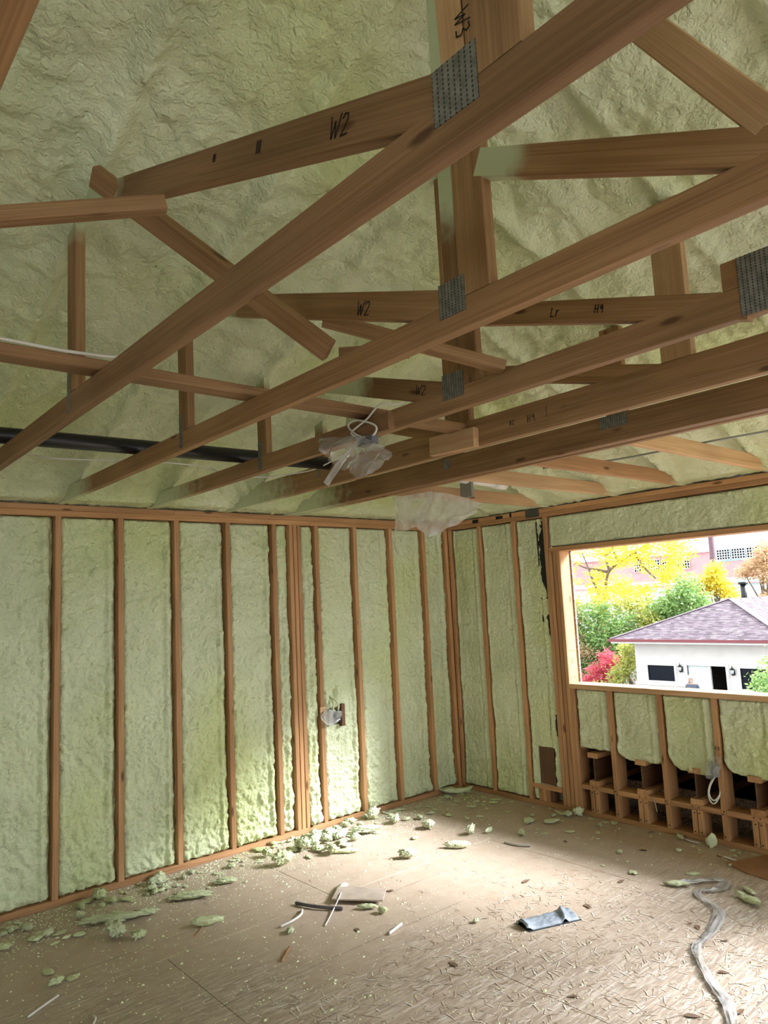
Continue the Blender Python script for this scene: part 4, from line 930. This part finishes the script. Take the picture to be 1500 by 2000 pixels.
for (a, b, z0, z1) in (holes[0], holes[2]):
    t = .085
    fr = boxes('window_frame', [(wx-.04, wx+.06, a-t, a, z0-t, z1+t), (wx-.04, wx+.06, b, b+t, z0-t, z1+t), (wx-.04, wx+.06, a, b, z1, z1+t), (wx-.04, wx+.06, a, b, z0-t, z0)], M_TRIM, GAR)
    boxes('pane', [(wx+.04, wx+.06, a, b, z0, z1)], M_GLASS, fr)
a, b, z0, z1 = holes[1]; t = .10
df = boxes('door_frame', [(wx-.05, wx+.06, a-t, a, z0, z1+t), (wx-.05, wx+.06, b, b+t, z0, z1+t), (wx-.05, wx+.06, a, b, z1, z1+t), (wx+.0, wx+.10, a+.60, a+.66, z0, z1)], M_TRIM, GAR)
boxes('door_panel', [(wx+.06, wx+.10, a+.66, b, z0, z1)], M_DOORP, df)
boxes('floor_slab', [(wx, bx1-.5, wr_, wl, GZ-.1, GZ+.02)], M_STUCCO, GAR)
# roof body and courses of shingles
rb = mesh('roof', [(gx, gy0, ez), (gx, gy1, ez), (bx1, gy1, ez), (bx1, gy0, ez), (ax, aym, hz-.02), (bx1-3.48, aym, hz-.02)],
          [(0,3,2,1), (0,1,4), (1,2,5,4), (2,3,5), (3,0,4,5)], M_FASCIA, GAR)
def shingles(name, A, B, C, Dd, parent, nrow):
    """courses on the face A-B (eave) to Dd-C (top); each tab a thin slab"""
    A, B, C, Dd = map(Vector, (A, B, C, Dd)); nrm = (B-A).cross(Dd-A).normalized()
    if nrm.z < 0: nrm = -nrm
    Q = []
    for r in range(nrow):
        f0, f1 = r/nrow, (r+1.25)/nrow
        f1 = min(f1, 1)
        l0, r0 = A.lerp(Dd, f0), B.lerp(C, f0); l1, r1 = A.lerp(Dd, f1), B.lerp(C, f1)
        Lr = (r0-l0).length
        n = max(1, int(Lr/.19)); off = random.random()*.8
        e = [0]+[min(1, max(0, (i+off+random.uniform(-.12, .12))/n)) for i in range(n)]+[1]
        e = sorted(set(e))
        dirx = (B-A).normalized(); upv = (l1-l0).dot((Dd-A).normalized())
        for s0, s1 in zip(e[:-1], e[1:]):
            if s1-s0 < .004/1: continue
            p0, p1 = l0.lerp(r0, s0), l0.lerp(r0, s1)
            vstep = (l1+r1)/2-(l0+r0)/2; vstep = vstep-dirx*vstep.dot(dirx)
            q1, q0 = p1+vstep, p0+vstep
            # keep the upper corners on the face
            tmin = (l1-q0).dot(dirx); tmax = (r1-q1).dot(dirx)
            if tmin > 0: q0 = q0+dirx*min(tmin, (s1-s0)*Lr)
            if tmax < 0: q1 = q1+dirx*max(tmax, -(s1-s0)*Lr)
            th = .018+random.uniform(0, .010)
            Q.append((p0+nrm*th, p1+nrm*th, q1+nrm*.003, q0+nrm*.003, p0, p1))
    V = []; Fc = []
    for (a, b, c, d, a0, b0) in Q:
        k = len(V); V += [a, b, c, d, a0, b0]; Fc += [(k,k+1,k+2,k+3), (k+4,k+5,k+1,k), (k,k+3,k+4), (k+1,k+5,k+2)]
    return tag(mesh(name, V, Fc, M_SHING, parent), kind='stuff')
e2 = ez+.03
shingles('front_shingles', (gx-.02, gy0+.02, e2), (gx-.02, gy1-.02, e2), (ax, aym, hz), (ax, aym, hz), rb, 36)
shingles('right_shingles', (gx, gy1-.02, e2), (bx1, gy1-.02, e2), (bx1-3.48, aym, hz), (ax, aym, hz), rb, 36)
shingles('left_shingles', (bx1, gy0+.02, e2), (gx, gy0+.02, e2), (ax, aym, hz), (bx1-3.48, aym, hz), rb, 36)
boxes('gutter', [(gx-.10, gx+.02, gy1-.1, gy0+.1, ez-.06, ez+.035)], M_FASCIA, GAR)
boxes('soffit', [(gx-.02, wx+.05, gy1+.02, gy0-.02, ez-.13, ez-.06), (wx, bx1-.3, wl, gy0-.02, ez-.13, ez-.06), (wx, bx1-.3, gy1+.02, wr_, ez-.13, ez-.06)], M_TRIM, GAR)
for (p, q) in (((gx, gy1, e2), (ax, aym, hz)), ((gx, gy0, e2), (ax, aym, hz))):
    board('hip_cap', Vector(p)+Vector((0,0,.03)), Vector(q)+Vector((0,0,.03)), .03, .22, M_SHING, rb)
vp = empty('vent_pipe', (27.39, 9.1, .95), 'black metal vent pipe with a cap on the garage roof', 'vent pipe')
tube_pts('pipe_shaft', [(27.39, 9.1, .72), (27.39, 9.1, 1.80)], .12, M_BLACK, vp, 12, 0); tube_pts('pipe_cap', [(27.39, 9.1, 1.78), (27.39, 9.1, 1.88)], .19, M_BLACK, vp, 12, 0)
tube_pts('flashing', [(27.39, 9.1, .62), (27.39, 9.1, .85)], (.26, .14), M_STEEL, vp, 12, 0)
for i, (yy, zz) in enumerate(((10.55, .0), (6.7, .0))):
    pass
def lantern(y, z, label):
    L = empty('wall_lantern', (wx-.10, y, z), label, 'lamp', 'lanterns beside the garage door')
    x = wx-.12
    boxes('back_plate', [(wx-.02, wx, y-.05, y+.05, z-.10, z+.10)], M_BLACK, L)
    tube_pts('arm', [(wx-.01, y, z-.08), (wx-.08, y, z-.12), (x, y, z-.06)], .012, M_BLACK, L, 6, 1)
    tube_pts('lantern_glass', [(x, y, z-.05), (x, y, z+.10)], (.045, .07), flat('lantern_glass', (.55, .58, .58), .15), L, 6, 0)
    tube_pts('roof_cap', [(x, y, z+.10), (x, y, z+.19)], (.10, .015), M_BLACK, L, 6, 0); tube_pts('finial', [(x, y, z+.19), (x, y, z+.25)], .012, M_BLACK, L, 6, 0)
    tube_pts('base_cup', [(x, y, z-.11), (x, y, z-.05)], (.02, .06), M_BLACK, L, 6, 0)
lantern(9.45, -1.36, 'black wall lantern left of the garage door'); lantern(7.46, -1.40, 'black wall lantern right of the garage door')

# person by the garage door
def person():
    px, py = 20.9, 8.50
    root = empty('person', (px, py, GZ), 'person in a dark jacket and white cap by the garage door', 'person')
    J = {'pel': (0,0,.95,.15), 'waist': (.0,0,1.12,.145), 'chest': (.02,0,1.34,.165), 'neck': (.01,0,1.50,.065), 'jaw': (-.03,.02,1.58,.075), 'head': (-.02,.02,1.68,.095), 'crown': (-.01,.02,1.76,.06)}
    E_ = [('pel','waist'),('waist','chest'),('chest','neck'),('neck','jaw'),('jaw','head'),('head','crown')]
    for s, n in ((1,'L'),(-1,'R')):
        J.update({'sh'+n: (.01, s*.18, 1.42, .075), 'el'+n: (.03, s*.25, 1.17, .055), 'wr'+n: (-.14, s*.20, 1.03, .038), 'ha'+n: (-.20, s*.17, 1.01, .035),
                  'hip'+n: (0, s*.10, .90, .10), 'kn'+n: (-.02, s*.11, .50, .07), 'an'+n: (.02, s*.11, .08, .045), 'to'+n: (-.15, s*.12, .04, .04)})
        E_ += [('chest','sh'+n),('sh'+n,'el'+n),('el'+n,'wr'+n),('wr'+n,'ha'+n),('pel','hip'+n),('hip'+n,'kn'+n),('kn'+n,'an'+n),('an'+n,'to'+n)]
        for f in range(4):
            J['f%d%s' % (f, n)] = (-.28, s*(.15+.012*f), .985+.018*f, .010); E_.append(('ha'+n, 'f%d%s' % (f, n)))
        J['th'+n] = (-.23, s*.12, 1.04, .011); E_.append(('ha'+n, 'th'+n))
    keys = list(J); me = bpy.data.meshes.new('body')
    me.from_pydata([(px+J[k][0], py+J[k][1], GZ+.02+J[k][2]) for k in keys], [(keys.index(a), keys.index(b)) for a, b in E_], [])
    o = link(bpy.data.objects.new('body', me), root)
    md = o.modifiers.new('skin', 'SKIN'); md.use_smooth_shade = True
    sl = me.skin_vertices[0].data if me.skin_vertices else None
    if sl is None:
        bm = bmesh.new(); bm.from_mesh(me); bm.verts.layers.skin.verify(); bm.to_mesh(me); bm.free(); sl = me.skin_vertices[0].data
    for i, k in enumerate(keys): sl[i].radius = (J[k][3], J[k][3]); sl[i].use_root = (k == 'pel')
    sb = o.modifiers.new('sub', 'SUBSURF'); sb.levels = 1; sb.render_levels = 1
    m, nt, b = newmat('clothes_and_skin'); g = N(nt, 'ShaderNodeNewGeometry'); sp = N(nt, 'ShaderNodeSeparateXYZ'); nt.links.new(g.outputs['Position'], sp.inputs[0])
    c = mixc(nt, math_(nt, 'GREATER_THAN', sp.outputs[2], GZ+1.50), (.055, .065, .10), (.55, .36, .27)); c = mixc(nt, math_(nt, 'LESS_THAN', sp.outputs[2], GZ+.98), c, (.05, .055, .075))
    nt.links.new(c, b.inputs['Base Color']); me.materials.append(m)
    bm = bmesh.new(); bmesh.ops.create_uvsphere(bm, u_segments=14, v_segments=8, radius=.115)
    for v in bm.verts: v.co = Vector((v.co.x*1.05, v.co.y, max(v.co.z, -.01)*.95))+Vector((px-.02, py+.02, GZ+1.73))
    r = bmesh.ops.create_cube(bm, size=1)
    for v in r['verts']: v.co = Vector((v.co.x*.10-.13, v.co.y*.15, v.co.z*.012+.01))+Vector((px-.02, py+.02, GZ+1.73))
    me2 = bpy.data.meshes.new('cap'); bm.to_mesh(me2); bm.free(); me2.materials.append(M_TRIM); link(bpy.data.objects.new('cap', me2), root)
person()

# trees
def leafmat(name, cols):
    m, nt, b = newmat(name); g = N(nt, 'ShaderNodeNewGeometry')
    c = ramp(nt, g.outputs['Random Per Island'], [(i/(len(cols)-1), c) for i, c in enumerate(cols)]).outputs[0]
    out = nt.nodes['Material Output']; tl = N(nt, 'ShaderNodeBsdfTranslucent'); nt.links.new(c, tl.inputs[0]); nt.links.new(c, b.inputs['Base Color'])
    mx = N(nt, 'ShaderNodeMixShader'); mx.inputs[0].default_value = .45; nt.links.new(b.outputs[0], mx.inputs[1]); nt.links.new(tl.outputs[0], mx.inputs[2]); nt.links.new(mx.outputs[0], out.inputs[0])
    b.inputs['Roughness'].default_value = .6
    return m
L_YEL = leafmat('yellow_leaf', [(.70, .52, .03), (.82, .68, .06), (.90, .80, .18), (.72, .68, .14)])
L_GRN = leafmat('green_leaf', [(.16, .30, .09), (.28, .45, .13), (.45, .58, .20), (.26, .42, .24)])
L_YG = leafmat('yellow_green_leaf', [(.45, .52, .14), (.66, .62, .15), (.36, .48, .16), (.72, .62, .24)])
L_RED = leafmat('red_leaf', [(.55, .05, .10), (.70, .10, .17), (.76, .22, .26), (.50, .08, .09)])
L_RUST = leafmat('rust_leaf', [(.60, .38, .24), (.70, .52, .34), (.52, .46, .24), (.66, .34, .24)])
M_BARK = grainy('bark', (.10, .075, .055), (.20, .155, .12), 6, .9, .5, 30)
def foliage(blobs, n, size, seed):
    rg = np.random.default_rng(seed); bl = np.array(blobs, float)
    vol = bl[:, 3]*bl[:, 4]*bl[:, 5]; pk = rg.choice(len(bl), n, p=vol/vol.sum())
    d = rg.normal(size=(n, 3)); d /= np.linalg.norm(d, axis=1)[:, None]; r = rg.random(n)**(1/2.2)
    c = bl[pk, :3]+d*bl[pk, 3:6]*r[:, None]
    c += .12*rg.normal(size=(n, 3))
    u = rg.normal(size=(n, 3)); u[:, 2] *= .6; u /= np.linalg.norm(u, axis=1)[:, None]; w = np.cross(u, rg.normal(size=(n, 3))); w /= np.linalg.norm(w, axis=1)[:, None]
    s = size*(.6+.8*rg.random(n))[:, None]
    return np.stack([c-u*s, c-w*s*.45+u*s*.1, c+u*s, c+w*s*.45+u*s*.1], 1)
def tree(name, label, base, blobs, n, size, mat, seed, limbs=None, group=None, cat='tree', r0=.16):
    T = empty(name, base, label, cat, group)
    tag(quads_mesh('foliage', foliage(blobs, n, size, seed), mat, T), kind='stuff')
    b = Vector(base)
    if limbs is None:
        top = Vector(np.mean([x[:3] for x in blobs], axis=0))
        tube_pts('trunk', [b, b.lerp(top, .5)+Vector((0, .15, 0)), top], (r0, r0*.3), M_BARK, T, 7, 2)
        rg = random.Random(seed)
        for k in range(min(5, len(blobs))):
            e = Vector(blobs[k][:3]); s = b.lerp(top, .35+.12*k)
            tube_pts('branch', [s, s.lerp(e, .5)+Vector((0, 0, .1)), e], (r0*.45, r0*.1), M_BARK, T, 5, 1)
    else:
        tube_pts('trunk', limbs[0], (r0, r0*.55), M_BARK, T, 8, 2)
        for l in limbs[1:]: tube_pts('branch', l, (r0*.5, r0*.14), M_BARK, T, 6, 2)
    return T
X = 30.0
yb = []
rg = np.random.default_rng(3)
for k in range(46):
    y = rg.uniform(12.9, 20.6); z = rg.uniform(1.2, 5.6); 
    yb.append((X+rg.uniform(-1.6, 1.6), y, z, .75, rg.uniform(.45, .9), rg.uniform(.25, .5)))
yb += [(X, 13.6, 3.0, .8, .55, 1.0), (X, 13.3, 3.9, .8, .6, .7), (X-.3, 13.9, 2.1, .7, .5, .6), (X-.6, 15.0, 1.0, .6, .5, 1.1), (X-.6, 15.1, -.1, .5, .4, .6), (X-.6, 17.4, .2, .6, .5, .7), (X-.7, 17.2, -.9, .5, .45, .5), (X-.5, 17.9, 1.1, .6, .8, .6), (X-.5, 16.9, 1.4, .6, .8, .5)]
tree('yellow_tree', 'tall tree with bright yellow autumn leaves and dark forked branches', (X, 18.3, GZ), yb, 9500, .095, L_YEL, 11,
     limbs=[[(X, 18.3, GZ), (X, 18.15, -1), (X, 17.95, .6), (X, 17.6, 1.7)],
            [(X, 17.7, 1.5), (X-.1, 17.45, 2.3), (X-.1, 17.2, 2.95), (X-.1, 16.4, 3.3), (X, 15.4, 3.9), (X, 14.2, 4.4)], [(X, 17.25, 2.9), (X, 17.42, 3.5), (X, 17.5, 4.3), (X, 17.9, 5.2)],
            [(X, 17.35, 2.8), (X, 18.1, 3.0), (X, 18.8, 3.1), (X, 19.8, 3.7)], [(X, 17.8, 1.3), (X, 18.3, 2.2), (X, 18.5, 2.9), (X, 18.9, 4.0)], [(X, 17.45, 3.7), (X, 17.0, 4.0), (X, 16.6, 4.7)], [(X, 16.6, 3.2), (X, 16.9, 3.9), (X, 17.0, 4.3)], [(X, 15.6, 3.7), (X, 15.3, 3.0), (X, 14.6, 2.3)]], r0=.20)
G_ = 'trees beyond the garage'
tree('leafy_tree', 'green leafy tree left of the garage, below the yellow crown', (27.5, 17.2, GZ), [(27.5, 17.4, -.9, 1.2, 1.5, 1.0), (27.5, 16.0, -.6, 1.1, 1.1, 1.0), (27.5, 18.4, .2, 1.0, 1.2, .8), (27.6, 16.6, .6, 1, 1.2, .7), (27.5, 15.2, .1, 1, .8, .7), (27.5, 17.3, -2.2, 1.3, 2.2, 1.0)], 9000, .10, L_GRN, 21, group=G_)
tree('leafy_tree', 'green tree rising right behind the garage roof slope', (29, 12.6, GZ), [(29, 13.0, .9, 1.0, .9, .9), (29, 12.4, 1.7, .9, .6, .8), (29, 13.9, .6, .9, .8, .7), (29, 11.9, 1.0, .8, .7, .5), (29, 12.9, -.4, 1.2, 1.6, .9)], 6500, .10, L_GRN, 22, group=G_)
tree('leafy_tree', 'yellow-green tree filling the gap between yellow tree and garage', (28.3, 15.3, GZ), [(28.3, 15.2, .9, .8, .9, .6), (28.3, 14.4, .2, .8, .9, .5), (28.3, 18.9, .8, .8, .9, .9), (28.3, 15.0, -.9, .8, 1.1, .9), (28.3, 18.6, -.9, .8, .9, .9)], 4500, .10, L_YG, 23, group=G_)
tree('leafy_tree', 'pale rust coloured tree at the left edge of the window opening', (26.6, 17.9, GZ), [(26.6, 17.8, .5, .5, .55, .8), (26.6, 17.6, -.6, .5, .6, .5), (26.6, 17.0, -1.2, .5, .7, .35)], 2200, .085, L_RUST, 24, group=G_)
tree('leafy_tree', 'small yellow-leaved tree behind the garage ridge', (36, 14.3, GZ), [(36, 14.3, 2.6, .6, .55, .55), (36, 14.8, 2.0, .6, .9, .4), (36, 15.3, 1.5, .6, .8, .5), (36, 14.0, 1.7, .5, .7, .5), (36, 13.6, 1.2, .5, .6, .3)], 3200, .10, L_YEL, 25, group=G_)
tree('leafy_tree', 'sparse rust-pink tree in front of the brick works at right', (40, 13.4, GZ), [(40, 13.0, 3.6, .9, .7, .8), (40, 13.6, 2.8, .9, .9, .6), (40, 14.4, 2.4, .8, .6, .4), (40, 12.8, 2.2, .9, .9, .6), (40, 13.0, .9, .8, .8, .5)], 3600, .10, L_RUST, 26, group=G_)
tree('red_shrub', 'crimson red leaved shrub at the garage corner', (24, 14.2, GZ), [(24, 13.95, -1.15, .4, .42, .20), (24, 13.6, -1.42, .4, .42, .22), (24, 14.45, -1.75, .4, .5, .25), (24, 13.9, -1.7, .4, .4, .2), (24, 14.95, -2.25, .4, .5, .25), (24, 14.2, -2.3, .5, .6, .3)], 3400, .065, L_RED, 27, cat='shrub', r0=.06)
tree('leafy_shrub', 'low green shrub between the red shrub and garage wall', (23.4, 13.0, GZ), [(23.4, 13.1, -1.9, .4, .45, .5), (23.5, 12.6, -1.4, .4, .5, .5), (23.4, 13.9, -2.7, .6, 1.0, .5), (23.6, 12.7, -.8, .4, .4, .4)], 3200, .075, L_YG, 28, cat='shrub', r0=.05)
tree('leafy_shrub', 'green leafy sapling in front of the right garage window', (17.5, 4.55, GZ), [(17.5, 4.45, -.95, .25, .3, .22), (17.5, 4.65, -1.25, .3, .3, .2), (17.5, 4.3, -.55, .2, .2, .2), (17.5, 4.4, -1.6, .3, .3, .3)], 1100, .06, L_GRN, 29, cat='shrub', r0=.03)

# pale tarpaulin canopy low outside the window
u = np.linspace(0, 1, 25)[:, None]+np.zeros((1, 25)); v = np.linspace(0, 1, 25)[None, :]+np.zeros((25, 1))
hump = (np.sin(u*np.pi)**.6)*(np.sin(v*np.pi)**.6)
P = np.stack([10.6+u*4.2, 3.95-v*4.4, -1.55+.72*hump+.03*fbm(u*6, v*6, 1, 2)], -1)
M_TARP = grainy('pale_blue_tarpaulin', (.50, .62, .70), (.60, .70, .76), 1.5, .5)
TP = empty('canopy', (12.7, 1.7, GZ), 'pale blue canopy roof just outside the window sill', 'canopy')
grid_mesh('canopy_sheet', P, M_TARP, TP)
for (xx, yy) in ((10.7, 3.85), (14.7, 3.85), (10.7, -.35), (14.7, -.35)): tube_pts('leg', [(xx, yy, GZ), (xx, yy, -1.53)], .025, M_STEEL, TP, 8, 0)

# far brick works, low white shed and a pole
M_BRICKP = grainy('washed_red_brick', (.60, .26, .26), (.66, .31, .31), 1.2, .9)
M_TEAL = flat('pale_teal_cladding', (.42, .66, .66), .6); M_WSHED = grainy('white_sheet_cladding', (.66, .74, .76), (.76, .80, .82), .6, .6)
FB = empty('brick_works', (78, 30, GZ), 'large red brick works with a teal clad upper storey and gridded windows', 'building')
boxes('brick_wall', [(75, 85, 4, 32.6, GZ, 4.40)], M_BRICKP, FB); boxes('brick_wing', [(74.6, 85, 32.7, 52, GZ, 5.6)], M_BRICKP, FB)
mesh('upper_storey', [(75, 4, 4.42), (75, 32.5, 4.42), (75, 32.5, 6.15), (75, 29, 6.55), (75, 4, 6.7), (85, 4, 4.42), (85, 32.5, 4.42), (85, 32.5, 6.15), (85, 29, 6.55), (85, 4, 6.7)], [(0,1,2,3,4), (9,8,7,6,5), (0,5,6,1), (1,6,7,2), (2,7,8,3), (3,8,9,4), (4,9,5,0)], M_TEAL, FB)
mesh('wing_roof', [(74.3, 32.7, 5.6), (74.3, 52, 5.6), (80, 52, 6.4), (80, 32.7, 6.4), (86, 32.7, 5.6), (86, 52, 5.6)], [(0,1,2,3), (3,2,5,4), (0,3,4), (1,5,2), (0,4,5,1)], M_TEAL, FB)
for i in range(14):
    y0 = 32.1-i*1.62
    f = boxes('works_window', [(74.86, 74.95, y0-1.42, y0, 4.62, 5.72)], M_GLASS, FB)
    boxes('glazing_bars', [(74.80, 74.86, y0-1.42+j*.284-.03, y0-1.42+j*.284+.03, 4.62, 5.72) for j in range(6)]+[(74.80, 74.86, y0-1.42, y0, 4.62+j*.275-.03, 4.62+j*.275+.03) for j in range(5)], M_TRIM, f)
for i in range(4):
    y0 = 42-i*1.8
    f = boxes('works_window', [(74.5, 74.58, y0-1.5, y0, 3.9, 5.2)], M_GLASS, FB)
    boxes('glazing_bars', [(74.44, 74.5, y0-1.5+j*.3-.03, y0-1.5+j*.3+.03, 3.9, 5.2) for j in range(6)]+[(74.44, 74.5, y0-1.5, y0, 3.9+j*.325-.03, 3.9+j*.325+.03) for j in range(5)], M_TRIM, f)
SH = empty('white_shed', (58, 30, GZ), 'long low white shed in front of the brick works', 'building')
boxes('shed_wall', [(55, 61, 6, 52, GZ, 1.9)], M_WSHED, SH)
mesh('shed_roof', [(54.5, 5.5, 1.9), (54.5, 52.5, 2.2), (61.5, 52.5, 2.5), (61.5, 5.5, 2.2), (54.5, 5.5, 2.02), (54.5, 52.5, 2.32), (61.5, 52.5, 2.62), (61.5, 5.5, 2.32)], [(3,2,1,0), (4,5,6,7), (0,1,5,4), (1,2,6,5), (2,3,7,6), (3,0,4,7)], M_TEAL, SH)
PL = empty('utility_pole', (60, 25.5, GZ), 'dark utility pole standing before the brick works', 'pole')
tube_pts('pole_shaft', [(62, 26.55, GZ), (62, 26.5, 9.0)], (.34, .24), grainy('dark_creosote', (.10, .05, .06), (.16, .08, .09), 4), PL, 8, 0); boxes('crossarm', [(61.85, 62.0, 25.2, 27.8, 8.3, 8.5)], M_BARK, PL)
